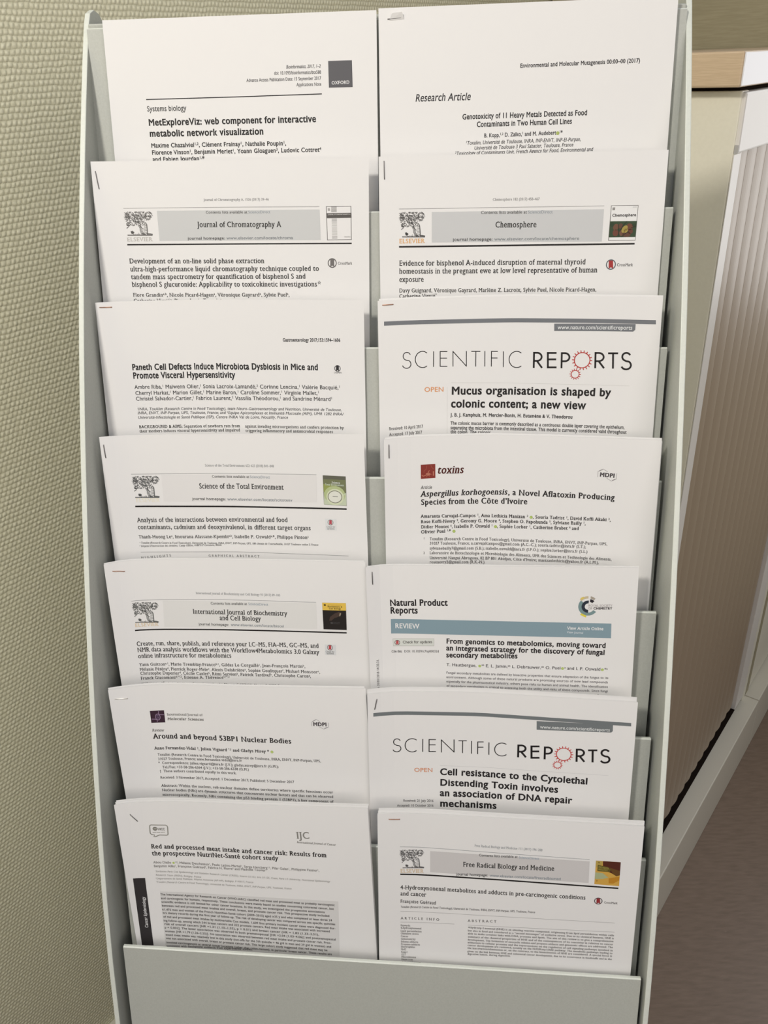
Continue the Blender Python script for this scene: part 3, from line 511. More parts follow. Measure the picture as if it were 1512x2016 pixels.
  ('l','masthead',[(86.43,47.49),(91.12,47.24)],0.71,'1c1716',0),
  ('l','masthead',[(95.45,42.69),(95.6,53.73)],0.71,'1c1716',0),
  ('l','masthead',[(109.08,43.52),(108.04,42.95),(106.89,42.62),(105.69,42.56),(104.49,42.74),(103.34,43.18),(102.3,43.85),(101.4,44.72),(100.7,45.75),(100.22,46.89),(99.99,48.1),(100.02,49.32),(100.3,50.5),(100.83,51.57),(101.57,52.5),(102.51,53.24),(103.58,53.76),(104.75,54.03),(105.97,54.04),(107.17,53.79),(108.3,53.29),(109.31,52.57)],0.71,'1c1716',0),
  ('l','masthead',[(118.43,42.94),(118.49,54.3)],1.58,'1c1716',0),
  ('l','masthead',[(118.18,43.74),(120.72,43.55),(121.29,43.55),(122.25,43.76),(123.07,44.21),(123.68,44.86),(124.01,45.66),(124.04,46.52),(123.75,47.36),(123.19,48.1),(122.4,48.67),(121.45,49.03),(120.89,49.11),(118.34,49.3)],1.57,'1c1716',0),
  ('l','masthead',[(120.67,49.13),(124.58,53.85)],1.58,'1c1716',0),
  ('l','masthead',[(128.59,43.07),(128.98,54.72)],1.58,'1c1716',0),
  ('l','masthead',[(127.93,43.9),(134.81,43.39)],1.56,'1c1716',0),
  ('l','masthead',[(128.08,48.35),(134.7,47.85)],1.57,'1c1716',0),
  ('l','masthead',[(128.27,53.98),(135.18,53.46)],1.58,'1c1716',0),
  ('l','masthead',[(139,43.18),(139.16,54.55)],1.58,'1c1716',0),
  ('l','masthead',[(138.76,43.98),(141.22,43.8),(141.77,43.8),(142.71,44.01),(143.51,44.46),(144.11,45.12),(144.44,45.91),(144.47,46.77),(144.21,47.61),(143.67,48.36),(142.9,48.93),(141.99,49.28),(141.44,49.36),(138.97,49.55)],1.57,'1c1716',0),
  ('l','masthead',[(163.54,43.29),(163.85,54.97)],1.58,'1c1716',0),
  ('l','masthead',[(163.31,44.09),(165.81,43.91),(166.37,43.91),(167.32,44.13),(168.14,44.6),(168.75,45.27),(169.1,46.09),(169.14,46.98),(168.88,47.85),(168.34,48.61),(167.58,49.2),(166.65,49.56),(166.1,49.64),(163.59,49.83)],1.57,'1c1716',0),
  ('l','masthead',[(165.89,49.66),(169.84,54.53)],1.58,'1c1716',0),
  ('l','masthead',[(172.14,44.04),(179.15,43.51)],1.57,'1c1716',0),
  ('l','masthead',[(175.61,42.99),(176.11,54.51)],1.58,'1c1716',0),
  ('l','masthead',[(187.96,44.04),(187.2,43.21),(186.14,42.73),(184.95,42.69),(183.84,43.09),(182.97,43.87),(182.49,44.91),(182.49,46.02),(182.95,47.03),(183.82,47.78),(185.32,48.41),(187.3,48.67),(188.17,49.31),(188.73,50.17),(188.91,51.15),(188.7,52.14),(188.12,53.03),(187.24,53.71),(186.15,54.1),(184.98,54.16),(183.88,53.88),(182.95,53.29),(182.33,52.47)],1.57,'1c1716',0),
  ('d','emblem',(153.71,49.03),(6.03,5.87),0.88,0,360,0,'b23a34',0),
  ('p','emblem',[(159.44,48.57),(161.05,48.52),(161.05,49.17),(159.44,49.21)],'b23a34',0),
  ('p','emblem',[(159.2,50.51),(160.72,51.01),(160.49,51.63),(158.97,51.13)],'b23a34',0),
  ('p','emblem',[(158.3,52.28),(159.53,53.27),(159.1,53.78),(157.87,52.79)],'b23a34',0),
  ('p','emblem',[(156.84,53.66),(157.64,55.02),(157.07,55.36),(156.26,54)],'b23a34',0),
  ('p','emblem',[(155,54.48),(155.27,56.04),(154.62,56.17),(154.34,54.61)],'b23a34',0),
  ('p','emblem',[(153,54.65),(152.71,56.22),(152.05,56.12),(152.35,54.55)],'b23a34',0),
  ('p','emblem',[(151.08,54.13),(150.26,55.53),(149.69,55.22),(150.51,53.82)],'b23a34',0),
  ('p','emblem',[(149.49,53),(148.23,54.06),(147.81,53.57),(149.06,52.52)],'b23a34',0),
  ('p','emblem',[(148.4,51.4),(146.87,51.98),(146.65,51.37),(148.18,50.79)],'b23a34',0),
  ('p','emblem',[(147.96,49.51),(146.34,49.55),(146.34,48.9),(147.96,48.86)],'b23a34',0),
  ('p','emblem',[(148.21,47.56),(146.69,47.06),(146.92,46.45),(148.44,46.95)],'b23a34',0),
  ('p','emblem',[(149.12,45.8),(147.89,44.82),(148.32,44.31),(149.55,45.29)],'b23a34',0),
  ('p','emblem',[(150.59,44.43),(149.79,43.09),(150.36,42.75),(151.16,44.09)],'b23a34',0),
  ('p','emblem',[(152.42,43.61),(152.15,42.07),(152.8,41.94),(153.07,43.48)],'b23a34',0),
  ('p','emblem',[(154.41,43.45),(154.7,41.89),(155.35,41.99),(155.06,43.55)],'b23a34',0),
  ('p','emblem',[(156.31,43.96),(157.13,42.58),(157.7,42.88),(156.88,44.27)],'b23a34',0),
  ('p','emblem',[(157.9,45.08),(159.14,44.04),(159.56,44.52),(158.33,45.56)],'b23a34',0),
  ('p','emblem',[(158.99,46.68),(160.51,46.1),(160.73,46.7),(159.21,47.28)],'b23a34',0),
  ('d','emblem',(149.34,58.92),(3.16,2.97),0.82,0,360,0,'b23a34',0),
  ('p','emblem',[(152.33,58.61),(153.49,58.57),(153.49,59.05),(152.33,59.08)],'b23a34',0),
  ('p','emblem',[(152.13,59.86),(153.17,60.31),(152.96,60.74),(151.91,60.29)],'b23a34',0),
  ('p','emblem',[(151.38,60.93),(152.1,61.78),(151.7,62.08),(150.99,61.24)],'b23a34',0),
  ('p','emblem',[(150.22,61.61),(150.47,62.68),(149.98,62.79),(149.73,61.73)],'b23a34',0),
  ('p','emblem',[(148.89,61.75),(148.62,62.83),(148.13,62.74),(148.4,61.66)],'b23a34',0),
  ('p','emblem',[(147.64,61.33),(146.9,62.21),(146.52,61.93),(147.25,61.05)],'b23a34',0),
  ('p','emblem',[(146.73,60.43),(145.68,60.94),(145.47,60.52),(146.52,60.02)],'b23a34',0),
  ('p','emblem',[(146.34,59.24),(145.18,59.27),(145.18,58.8),(146.35,58.77)],'b23a34',0),
  ('p','emblem',[(146.54,57.98),(145.5,57.54),(145.72,57.11),(146.77,57.55)],'b23a34',0),
  ('p','emblem',[(147.3,56.92),(146.58,56.08),(146.98,55.77),(147.69,56.61)],'b23a34',0),
  ('p','emblem',[(148.46,56.24),(148.21,55.18),(148.7,55.06),(148.94,56.13)],'b23a34',0),
  ('p','emblem',[(149.79,56.1),(150.06,55.03),(150.54,55.12),(150.27,56.19)],'b23a34',0),
  ('p','emblem',[(151.03,56.52),(151.76,55.64),(152.15,55.93),(151.42,56.8)],'b23a34',0),
  ('p','emblem',[(151.94,57.41),(152.99,56.91),(153.2,57.33),(152.15,57.83)],'b23a34',0),
  ('t','open_access_tag','s','OPEN',36.14,70.93,51.28,70.74,3.61,'c07b55',0),
  ('l','dotted_rule',[(56.82,64.86),(122.82,65.39),(188.92,65.49)],0.21,'b5aea9',0),
  ('t','title_text','sb','Cell resistance to the Cytolethal',56.85,73.13,173.72,74.77,5.74,'1f1a1a',0),
  ('t','title_text','sb','Distending Toxin involves',56.88,82.91,151.17,84.07,5.78,'1f1a1a',0),
  ('t','title_text','sb','an association of DNA repair',56.91,92.59,162.31,93.34,5.83,'1f1a1a',0),
  ('t','title_text','sb','mechanisms',56.95,102.34,103.05,102.38,5.87,'1f1a1a',0),
  ('t','author_list','sb','Elisabeth Bezine^1,2^, Yann Malaisé^1,3^, Aurore Loeuillet^1,3^, Marianne Chevalier^1^,',56.97,109.2,165.67,110.94,2.96,'2f2a2a',0),
  ('t','author_list','sb','Elisa Boutet-Robinet^1,3^, Bernard Salles^1,3^',57.63,113.83,110.03,114.66,2.97,'2f2a2a',0),
  ('t','dates_text','s','Received: 21 July 2016',27.1,98.82,51.79,98.27,2.22,'514b4a',0),
  ('t','dates_text','s','Accepted: 10 October 2016',22.03,103.53,51.79,102.7,2.23,'514b4a',0),
  ('t','dates_text','s','Published: 24 October 2016',21.49,108.22,51.8,107.34,2.24,'514b4a',0),
  ('s',(7.38,4.92),(5.53,13.39),'dark'),
 ],
 'L7':[
  ('l','speech_bubble_logo',[(26.48,21.85),(27.3,21.64),(33.61,21.89),(39.55,21.96),(40.55,22.75),(40.9,24),(40.5,30.34),(40.12,31.37),(39.19,31.66),(33.24,31.42),(31.13,32.37),(29.44,33.14),(28.24,33.2),(28.99,31.2),(26.93,30.99),(25.85,30.13),(25.58,29.09),(25.83,23.65),(26.13,22.3),(26.59,21.81)],0.83,'7d766b',0),
  ('d','speech_bubble_logo',(30.1,25.42),(1.98,1.83),0,0,360,0,'6d665c',0),
  ('d','speech_bubble_logo',(30.4,25.42),(1.68,0.5),0,0,360,0,'a39b8f',1),
  ('t','speech_bubble_logo','sb','UICC',32.37,26.8,38.36,26.89,2.1,'5d564c',0),
  ('t','speech_bubble_logo','sb','global cancer control',27.76,29.09,38.11,29.03,0.69,'7d766b',0),
  ('t','journal_header','r','IJC',149.24,30.45,160.5,30.18,6.44,'7a736a',0),
  ('t','journal_header','ri','International Journal of Cancer',149.06,34.64,181.15,35.96,1.93,'6f685f',0),
  ('t','title_text','rb','Red and processed meat intake and cancer risk: Results from',24.72,44.5,172.91,47.53,4.31,'27221f',0),
  ('t','title_text','rb','the prospective NutriNet-Santé cohort study',24.65,51.27,132.18,52.25,4.34,'27221f',0),
  ('t','author_list','s','Abou Diallo ◉^1,2^, Mélanie Deschasaux^1^, Paule Latino-Martel^1^, Serge Hercberg^1,2^, Pilar Galan^1^, Philippine Fassier^1^,',24.59,59.16,165.73,61.89,2.22,'615a53',0),
  ('t','author_list','s','Benjamin Allès^1^, Françoise Guéraud^3^, Fabrice H. Pierre^3^ and Mathilde Touvier^1^',24.59,62.94,121.4,63.6,2.23,'615a53',0),
  ('t','affiliations','si','^1^Sorbonne Paris Cité Epidemiology and Statistics Research Center (CRESS), Inserm U1153, Inra U1125, Cnam, Paris 13 University, Nutritional Epidemiology',24.91,67.83,173.95,72.16,1.7,'8c847c',0),
  ('t','affiliations','si','Research Team (EREN), Bobigny, France',25.09,71.45,64.27,72.82,1.7,'8c847c',0),
  ('t','affiliations','si','^2^Département de Santé Publique, Hôpital Avicenne (AP-HP), Bobigny, F-93017, France',24.64,75.08,108.87,75.73,1.71,'8c847c',0),
  ('t','affiliations','si','^3^Toxalim (Research Centre in Food Toxicology), Université de Toulouse, INRA, ENVT, INP-Purpan, UPS, Toulouse, France',24.52,78.54,140.99,80.68,1.72,'8c847c',0),
  ('p','side_tab',[(5.65,72.96),(15.73,73.35),(14.26,143.17),(4.08,142.95)],'2d2827',0),
  ('t','side_tab','s','Cancer Epidemiology',12.04,124.31,13.16,92.34,2.64,'d9d3cd',1),
  ('p','abstract_text',[(26.73,87.35),(179.53,91.08),(176.95,148),(24.66,147.51)],'c0b7af',0),
  ('t','abstract_text','sm','The International Agency for Research on Cancer (WHO-IARC) classified red meat and processed meat as probably carcinogenic',26.73,91.21,176.32,95.83,2.03,'3f3935',1),
  ('t','abstract_text','sm','and carcinogenic for humans, respectively. These conclusions were mainly based on studies concerning colorectal cancer, but',26.73,95.08,175.3,99.76,2.03,'3f3935',1),
  ('t','abstract_text','sm','scientific evidence is still limited for other cancer locations. In this study, we investigated the prospective associations',26.75,98.78,167.38,103.45,2.04,'3f3935',1),
  ('t','abstract_text','sm','between red and processed meat intakes and overall, breast, and prostate cancer risk. This prospective study included',26.59,102.67,171.12,107.2,2.05,'3f3935',1),
  ('t','abstract_text','sm','61,476 men and women of the French NutriNet-Santé cohort (2009–2015) aged ≥35 y and who completed at least three 24',26.43,106.58,172.98,111.6,2.05,'3f3935',1),
  ('t','abstract_text','sm','hrs dietary records during the first year of follow-up. The risk of developing cancer was compared across sex-specific quintiles',26.47,110.13,175.48,115.61,2.06,'3f3935',1),
  ('t','abstract_text','sm','of red and processed meat intakes by multivariable Cox models. 1,609 first primary incident cancer cases were diagnosed dur-',26.47,114.06,175.35,119.93,2.06,'3f3935',1),
  ('t','abstract_text','sm','ing follow-up, among which 544 breast cancers and 222 prostate cancers. Red meat intake was associated with increased',26.31,118,170.35,123.17,2.07,'3f3935',1),
  ('t','abstract_text','sm','risk of overall cancers [HR =1.31 (1.10–1.55), p = 0.01) and breast cancer (HR = 1.83 (1.33–2.51),',26.36,121.58,160.94,127,2.08,'3f3935',1),
  ('t','abstract_text','sm','p = 0.002]. The latter association was observed in both premenopausal [HR =2.04 (1.03–4.06)] and postmenopausal',26.24,125.17,174.9,131.49,2.08,'3f3935',1),
  ('t','abstract_text','sm','women [HR =1.79 (1.26–2.55)]. No association was observed between red meat intake and prostate cancer risk. Proc-',26.1,128.96,170.93,135.28,2.09,'3f3935',1),
  ('t','abstract_text','sm','essed meat intake was relatively low in this study (cut-offs for the 5th quintile = 46 g/d in men and 29 g/d in women) and',26.28,132.75,170.51,139.3,2.09,'3f3935',1),
  ('t','abstract_text','sm','was not associated with overall, breast or prostate cancer risk. This large cohort study suggested that red meat may be',26.17,136.37,166.98,143.09,2.1,'3f3935',1),
  ('t','abstract_text','sm','involved carcinogenesis at several cancer locations (other than colon-rectum), in particular breast cancer. These results are',25.96,140.77,170.46,147.15,2.11,'3f3935',1),
  ('t','abstract_text','sm','consistent with mechanistic evidence from experimental studies.',25.68,144.42,101.74,145.28,2.11,'3f3935',1),
  ('s',(11.48,10.57),(16.65,17.35),'dark'),
 ],
 'R7':[
  ('t','journal_header','r','Free Radical Biology and Medicine 111 (2017) 196–208',77.07,27.37,130.15,27.84,2.21,'8c8986',0),
  ('l','journal_header',[(17.65,30.83),(96.69,31.83),(166.93,33.05)],0.41,'8a8784',0),
  ('p','journal_header',[(41.9,34.15),(167.03,34.7),(167.5,55.07),(42.05,54.11)],'b6aca5',0),
  ('t','journal_header','s','Contents lists available at',80.71,36.02,111.12,35.46,2.23,'45433f',1),
  ('t','journal_header','s','ScienceDirect',111.91,35.78,127.89,35.97,2.23,'8d9296',1),
  ('t','journal_header','r','Free Radical Biology and Medicine',68.35,46.76,140.4,45.55,4.5,'262421',1),
  ('t','journal_header','s','journal homepage:',63.27,55.5,88.26,54.64,2.46,'33312f',1),
  ('t','journal_header','s','www.elsevier.com/locate/freeradbiomed',89.84,54.71,145.79,54.01,2.46,'75787a',1),
  ('e','publisher_logo',[(17.48,33.64),(36.98,33.13),(37.08,50.63),(17.44,51.23)],'5b5653',0),
  ('t','publisher_logo','r','ELSEVIER',18.07,55.81,36.95,55.39,3.81,'bb9f80',0),
  ('l','journal_header',[(17.9,57.15),(97.47,57.16),(190.8,58.47)],1.33,'171311',0),
  ('p','cover_picture',[(171.89,33.64),(190.93,33.77),(191.19,56.34),(172.01,55.83)],'b88a3c',0),
  ('p','cover_picture',[(177.27,33.67),(190.93,33.77),(191.08,45.99),(188.52,47.12),(184.99,44.84),(181.52,43.19),(177.58,38.42)],'4a2014',1),
  ('p','cover_picture',[(182.81,39.31),(190.74,41.9),(190.75,45.69),(188.52,47.12),(185.53,45.12)],'5a3a1a',2),
  ('p','cover_picture',[(173.49,37.3),(181.22,38.79),(183.96,41.12),(183.08,43.4),(173.61,43.29)],'55481c',3),
  ('p','cover_picture',[(172,44.51),(178.01,45.03),(182.41,48.84),(178.36,50.41),(172.09,50.86)],'96966f',1),
  ('p','cover_picture',[(182.71,49.45),(190.86,47.27),(190.98,50.76),(186.42,54.29),(183.03,54.22)],'a8701f',1),
  ('p','cover_picture',[(171.9,33.79),(176.89,33.82),(176.96,36.89),(172.04,40.08)],'a08440',2),
  ('t','cover_picture','sb','FREE RADICAL',174.05,39.94,182.4,40.92,1.57,'8a7a3a',4),
  ('t','cover_picture','sb','BIOLOGY',174.19,42.14,181.48,42.72,1.58,'8a7a3a',4),
  ('p','cover_picture',[(173.71,34.61),(174.75,34.69),(174.32,36.07)],'4d3a18',3),
  ('p','cover_picture',[(173.24,51.74),(174.29,51.82),(173.75,53.62)],'8a6428',3),
  ('t','title_text','r','4-Hydroxynonenal metabolites and adducts in pre-carcinogenic conditions',18.03,71.79,166.3,71.16,3.97,'2d2825',0),
  ('t','title_text','r','and cancer',18.02,77.82,39.18,78.09,4.01,'2d2825',0),
  ('t','author_list','r','Françoise Guéraud',18,85.06,47.15,85.28,3.26,'37322f',0),
  ('t','affiliations','ri','Toxalim (Research Centre in Food Toxicology), Université de Toulouse, INRA, ENVT, INP-Purpan, UPS, Toulouse, France',18.15,89.96,127.14,87.29,1.95,'4f4945',0),
  ('l','abstract_text',[(17.98,93.52),(104.95,92.7),(190.39,92.16)],0.35,'9a928d',0),
  ('t','article_info','r','A R T I C L E   I N F O',18.29,101.43,50.07,101.12,2.37,'5d5651',0),
  ('t','abstract_text','r','A B S T R A C T',73.22,100.19,96.52,99.07,2.3,'5d5651',0),
  ('l','article_info',[(17.95,104.23),(62.28,103.27)],0.36,'9a928d',0),
  ('l','abstract_text',[(73.29,103.34),(190.86,101.14)],0.35,'9a928d',0),
  ('t','article_info','r','Keywords:',18.11,108.41,26.29,108.36,1.89,'57504b',0),
  ('t','article_info','r','4-hydroxynonenal',18.1,111.02,35.3,110.77,1.89,'57504b',0),
  ('t','article_info','r','Lipid peroxidation',18.1,114.02,35.48,113.76,1.9,'57504b',0),
  ('t','article_info','r','Oxidative stress',18.25,116.63,33.04,116.41,1.9,'57504b',0),
  ('t','article_info','r','Cancer',18.25,119.45,24.5,119.38,1.91,'57504b',0),
  ('t','article_info','r','Genotoxicity',18.41,122.07,30.43,121.89,1.91,'57504b',0),
  ('t','article_info','r','Etheno-adducts',18.4,124.9,32.74,124.64,1.92,'57504b',0),
  ('t','article_info','r','Propano-adducts',18.4,127.53,34.23,127.22,1.92,'57504b',0),
  ('t','article_info','r','Electrophiles',18.39,130.17,30.12,129.96,1.93,'57504b',0),
  ('t','article_info','r','Nrf2',18.39,132.82,22.69,132.75,1.93,'57504b',0),
  ('t','article_info','r','Keap1',18.55,135.46,23.85,135.37,1.94,'57504b',0),
  ('t','article_info','r','GST',18.71,138.11,22.35,138.04,1.94,'57504b',0),
  ('t','article_info','r','Microbiome',18.7,140.57,31.14,140.28,1.94,'57504b',0),
  ('t','article_info','r','Heme iron',18.7,143.03,28.33,142.81,1.95,'57504b',0),
  ('t','article_info','r','Colorectal cancer',18.86,145.9,34.81,145.46,1.95,'57504b',0),
  ('t','abstract_text','r','4-hydroxy-2-nonenal (HNE) is an amazing reactive compound, originating from lipid peroxidation within cells',73.51,106.49,190.83,105.28,1.78,'4f4945',0),
  ('t','abstract_text','r','but also in food and considered as a “second messenger” of oxidative stress. Due to its chemical features, HNE is',73.41,109.68,190.88,108.24,1.78,'4f4945',0),
  ('t','abstract_text','r','able to make covalent links with DNA, proteins and lipids. The aim of this review is to give a comprehensive',73.47,112.66,190.77,111.22,1.78,'4f4945',0),
  ('t','abstract_text','r','summary of the chemical properties of HNE and of the consequences of its reactivity in relation to cancer',73.54,115.84,190.67,114.21,1.79,'4f4945',0),
  ('t','abstract_text','r','development. The formation of exocyclic etheno-and propano-adducts and genotoxic effects are addressed. The',73.44,118.85,190.72,117.19,1.79,'4f4945',0),
  ('t','abstract_text','r','adduction to cellular proteins and the repercussions on the regulation of cell signaling pathways involved in',73.49,121.65,190.78,120.38,1.8,'4f4945',0),
  ('t','abstract_text','r','cancer development are reviewed, notably on the Nrf2/Keap1/ARE pathway. The metabolic pathways leading to',73.55,124.46,190.81,123.18,1.8,'4f4945',0),
  ('t','abstract_text','r','the inactivation/elimination or, on the contrary, to the bioactivation of HNE are considered. A special focus is',73.45,127.29,190.69,125.99,1.81,'4f4945',0),
  ('t','abstract_text','r','given on the link between HNE and colorectal cancer development, due to its occurrence in foodstuffs and in the',73.51,130.52,190.75,129.21,1.81,'4f4945',0),
  ('t','abstract_text','r','digestive lumen, during digestion.',73.57,133.34,109.04,132.43,1.82,'4f4945',0),
  ('d','check_badge',(176.12,71.76),(3.24,3.24),0.8,0,360,0,'45393a',0),
  ('p','check_badge',[(174.6,69.34),(177.31,69.13),(177.75,74.32),(176.22,73.39),(174.83,74.54)],'852a2b',1),
  ('t','check_badge','r','CrossMark',180.74,73.72,191.26,73.69,1.91,'4f4945',0),
  ('s',(9.1,5.11),(17.55,5.1),'copper'),
 ],
}
# ------------------------------------------------------------------ materials
def lin(c):
    return c / 12.92 if c <= 0.04045 else ((c + 0.055) / 1.055) ** 2.4
def rgb(h):
    return tuple(lin(int(h[i:i + 2], 16) / 255.0) for i in (0, 2, 4))
MATS = {}
def mat(name, col, rough=0.6, metal=0.0, spec=0.5):
    if name in MATS:
        return MATS[name]
    m = bpy.data.materials.new(name)
    m.use_nodes = True
    b = m.node_tree.nodes['Principled BSDF']
    b.inputs['Base Color'].default_value = (*col, 1)
    b.inputs['Roughness'].default_value = rough
    b.inputs['Metallic'].default_value = metal
    b.inputs['Specular IOR Level'].default_value = spec
    MATS[name] = m
    return m
def nodes(m):
    return m.node_tree.nodes, m.node_tree.links, m.node_tree.nodes['Principled BSDF']

def paper_mat():
    m = mat('white_paper', (0.80, 0.795, 0.785), 0.75, 0, 0.25)
    n, l, b = nodes(m)
    no = n.new('ShaderNodeTexNoise'); no.inputs['Scale'].default_value = 900; no.inputs['Detail'].default_value = 3
    bu = n.new('ShaderNodeBump'); bu.inputs['Strength'].default_value = 0.04; bu.inputs['Distance'].default_value = 0.0003
    l.new(no.outputs['Fac'], bu.inputs['Height']); l.new(bu.outputs['Normal'], b.inputs['Normal'])
    return m
PAPER = paper_mat()
def ink(h, white):
    """printing ink of the colour h as it looks beside paper that looks the colour white"""
    c = rgb(h); w = [lin(x / 255.0) for x in white]
    return mat('ink_%s_%d' % (h, white[0]), tuple(min(0.8, x / y * 0.80) for x, y in zip(c, w)), 0.55, 0, 0.3)

def grain_mat(name, c1, c2, scale, rough, axis_scale, bump=0.0, spec=0.5, detail=4, lo=0.35, hi=0.65):
    m = mat(name, c1, rough, 0, spec)
    n, l, b = nodes(m)
    tc = n.new('ShaderNodeTexCoord'); mp = n.new('ShaderNodeMapping'); no = n.new('ShaderNodeTexNoise'); cr = n.new('ShaderNodeValToRGB')
    mp.inputs['Scale'].default_value = axis_scale
    no.inputs['Scale'].default_value = scale; no.inputs['Detail'].default_value = detail
    cr.color_ramp.elements[0].position = lo; cr.color_ramp.elements[1].position = hi
    cr.color_ramp.elements[0].color = (*c1, 1); cr.color_ramp.elements[1].color = (*c2, 1)
    l.new(tc.outputs['Object'], mp.inputs['Vector']); l.new(mp.outputs['Vector'], no.inputs['Vector'])
    l.new(no.outputs['Fac'], cr.inputs['Fac']); l.new(cr.outputs['Color'], b.inputs['Base Color'])
    if bump:
        bu = n.new('ShaderNodeBump'); bu.inputs['Strength'].default_value = bump; bu.inputs['Distance'].default_value = 0.001
        l.new(no.outputs['Fac'], bu.inputs['Height']); l.new(bu.outputs['Normal'], b.inputs['Normal'])
    return m
RACK_METAL = grain_mat('grey_green_painted_metal', (0.46, 0.475, 0.43), (0.49, 0.505, 0.46), 700, 0.5, (1, 1, 1), 0.08, 0.4)
RACK_EDGE = grain_mat('pale_rack_edge_highlight', (0.70, 0.73, 0.66), (0.73, 0.76, 0.69), 500, 0.45, (1, 1, 1), 0.03)  # light caught by the rack's edges, put in as a paler colour
CREAM = grain_mat('cream_cabinet_paint', (0.78, 0.75, 0.62), (0.80, 0.77, 0.64), 300, 0.45, (1, 1, 1), 0.03)
WHITE_TRIM = mat('white_cabinet_trim', (0.74, 0.71, 0.655), 0.4)
PLINTH = mat('cream_plinth_paint', (0.66, 0.62, 0.51), 0.45)
DARK_GAP = mat('dark_gap_shade', (0.018, 0.013, 0.010), 0.9, 0, 0.0)  # near-black colour standing in for shade in the cabinet's gaps
WOOD = grain_mat('beech_wood_edge', (0.56, 0.42, 0.27), (0.63, 0.485, 0.32), 60, 0.45, (1, 1, 18), 0.02)
TAMBOUR = mat('ribbed_shutter_plastic', (0.34, 0.262, 0.18), 0.42, 0, 0.8)
STEEL = mat('staple_steel', (0.22, 0.21, 0.21), 0.35, 0.9)
COPPER = mat('staple_coppered_steel', (0.42, 0.22, 0.14), 0.35, 0.8)
BRIGHT = mat('staple_bright_steel', (0.75, 0.72, 0.66), 0.3, 0.9)

# ------------------------------------------------------------------ object helpers
def obj(name, verts, faces, mats, parent=None, origin=None, midx=None, smooth=False):
    """one mesh object; verts are world coordinates, stored relative to origin"""
    o0 = Vector(origin) if origin is not None else Vector((0, 0, 0))
    me = bpy.data.meshes.new(name)
    v = np.asarray(verts, float).reshape(-1, 3) - np.array(o0)
    me.from_pydata(v.tolist(), [], [tuple(int(i) for i in f) for f in faces])
    for m in (mats if isinstance(mats, (list, tuple)) else [mats]):
        me.materials.append(m)
    if midx is not None:
        me.polygons.foreach_set('material_index', np.asarray(midx, np.int32))
    if smooth:
        me.polygons.foreach_set('use_smooth', np.ones(len(me.polygons), bool))
    me.update()
    o = bpy.data.objects.new(name, me)
    COL.objects.link(o)
    if parent is not None:
        o.parent = parent
    else:
        o.location = o0
    return o
def thing(name, loc, label, cat, group=None):
    e = bpy.data.objects.new(name, None)
    e.empty_display_size = 0.05
    COL.objects.link(e)
    e.location = loc
    e['label'] = label; e['category'] = cat
    if group: e['group'] = group
    return e
def tag(o, label, cat, group=None):
    o['label'] = label; o['category'] = cat
    if group: o['group'] = group
    return o
class MB:
    def __init__(s): s.v, s.f, s.m = [], [], []
    def add(s, v, f, mi=0):
        b = len(s.v); s.v += [tuple(x) for x in v]; s.f += [tuple(i + b for i in q) for q in f]; s.m += [mi] * len(f)
    def prism(s, poly, ext, mi=0):
        """poly: list of Vectors (planar ring), ext: Vector"""
        n = len(poly)
        v = [Vector(p) for p in poly] + [Vector(p) + ext for p in poly]
        f = [tuple(range(n - 1, -1, -1)), tuple(range(n, 2 * n))] + [(i, (i + 1) % n, n + (i + 1) % n, n + i) for i in range(n)]
        s.add(v, f, mi)
    def box(s, o, a, b, c, mi=0):
        s.prism([o, o + a, o + a + b, o + b], c, mi)
    def tube(s, pts, r, n=6, mi=0):
        pts = [Vector(p) for p in pts]; v = []; f = []
        for i, p in enumerate(pts):
            t = (pts[min(i + 1, len(pts) - 1)] - pts[max(i - 1, 0)]).normalized()
            a = t.orthogonal().normalized(); b = t.cross(a)
            if i and True:
                a = (pa - t * pa.dot(t)).normalized(); b = t.cross(a)
            pa = a
            v += [p + (a * math.cos(2 * math.pi * k / n) + b * math.sin(2 * math.pi * k / n)) * r for k in range(n)]
        for i in range(len(pts) - 1):
            f += [(i * n + k, i * n + (k + 1) % n, (i + 1) * n + (k + 1) % n, (i + 1) * n + k) for k in range(n)]
        f += [tuple(range(n - 1, -1, -1)), tuple(range((len(pts) - 1) * n, len(pts) * n))]
        s.add(v, f, mi)
    def build(s, name, mats, parent=None, origin=None, smooth=False, bevel=0.0):
        o = obj(name, s.v, s.f, mats, parent, origin, s.m, smooth)
        bm = bmesh.new(); bm.from_mesh(o.data); bmesh.ops.recalc_face_normals(bm, faces=bm.faces); bm.to_mesh(o.data); bm.free()
        if bevel:
            md = o.modifiers.new('bevel', 'BEVEL'); md.width = bevel; md.segments = 2; md.limit_method = 'ANGLE'; md.angle_limit = math.radians(40)
        return o

# ------------------------------------------------------------------ lettering (outlines of Blender's built-in font, fattened, slanted or given serifs)
_tc = bpy.data.curves.new('lettering', 'FONT')
_to = bpy.data.objects.new('lettering', _tc)
COL.objects.link(_to)
_dg = bpy.context.evaluated_depsgraph_get()
_raw = {}
def raw_glyph(ch):
    if ch in _raw: return _raw[ch]
    _tc.body = ch + '|'
    _dg.update()
    oe = _to.evaluated_get(_dg)
    cu = oe.to_curve(_dg)
    sp = [[(b.co.xy.copy(), b.handle_left.xy.copy(), b.handle_right.xy.copy(), b.handle_left_type, b.handle_right_type) for b in s.bezier_points] for s in cu.splines]
    oe.to_curve_clear()
    # the bar closes the string: it gives the advance width
    bar = max(sp, key=lambda s: min(p[0].x for p in s))
    adv = min(p[0].x for p in bar) - 0.092
    sp = [s for s in sp if s is not bar]
    _raw[ch] = (sp, adv)
    return _raw[ch]
STY = {'s': (0.013, 0.008), 'sm': (0.026, 0.018), 'sb': (0.036, 0.025), 'sh': (0.052, 0.034), 'r': (0.025, 0.004), 'rb': (0.040, 0.008)}
_gl = {}
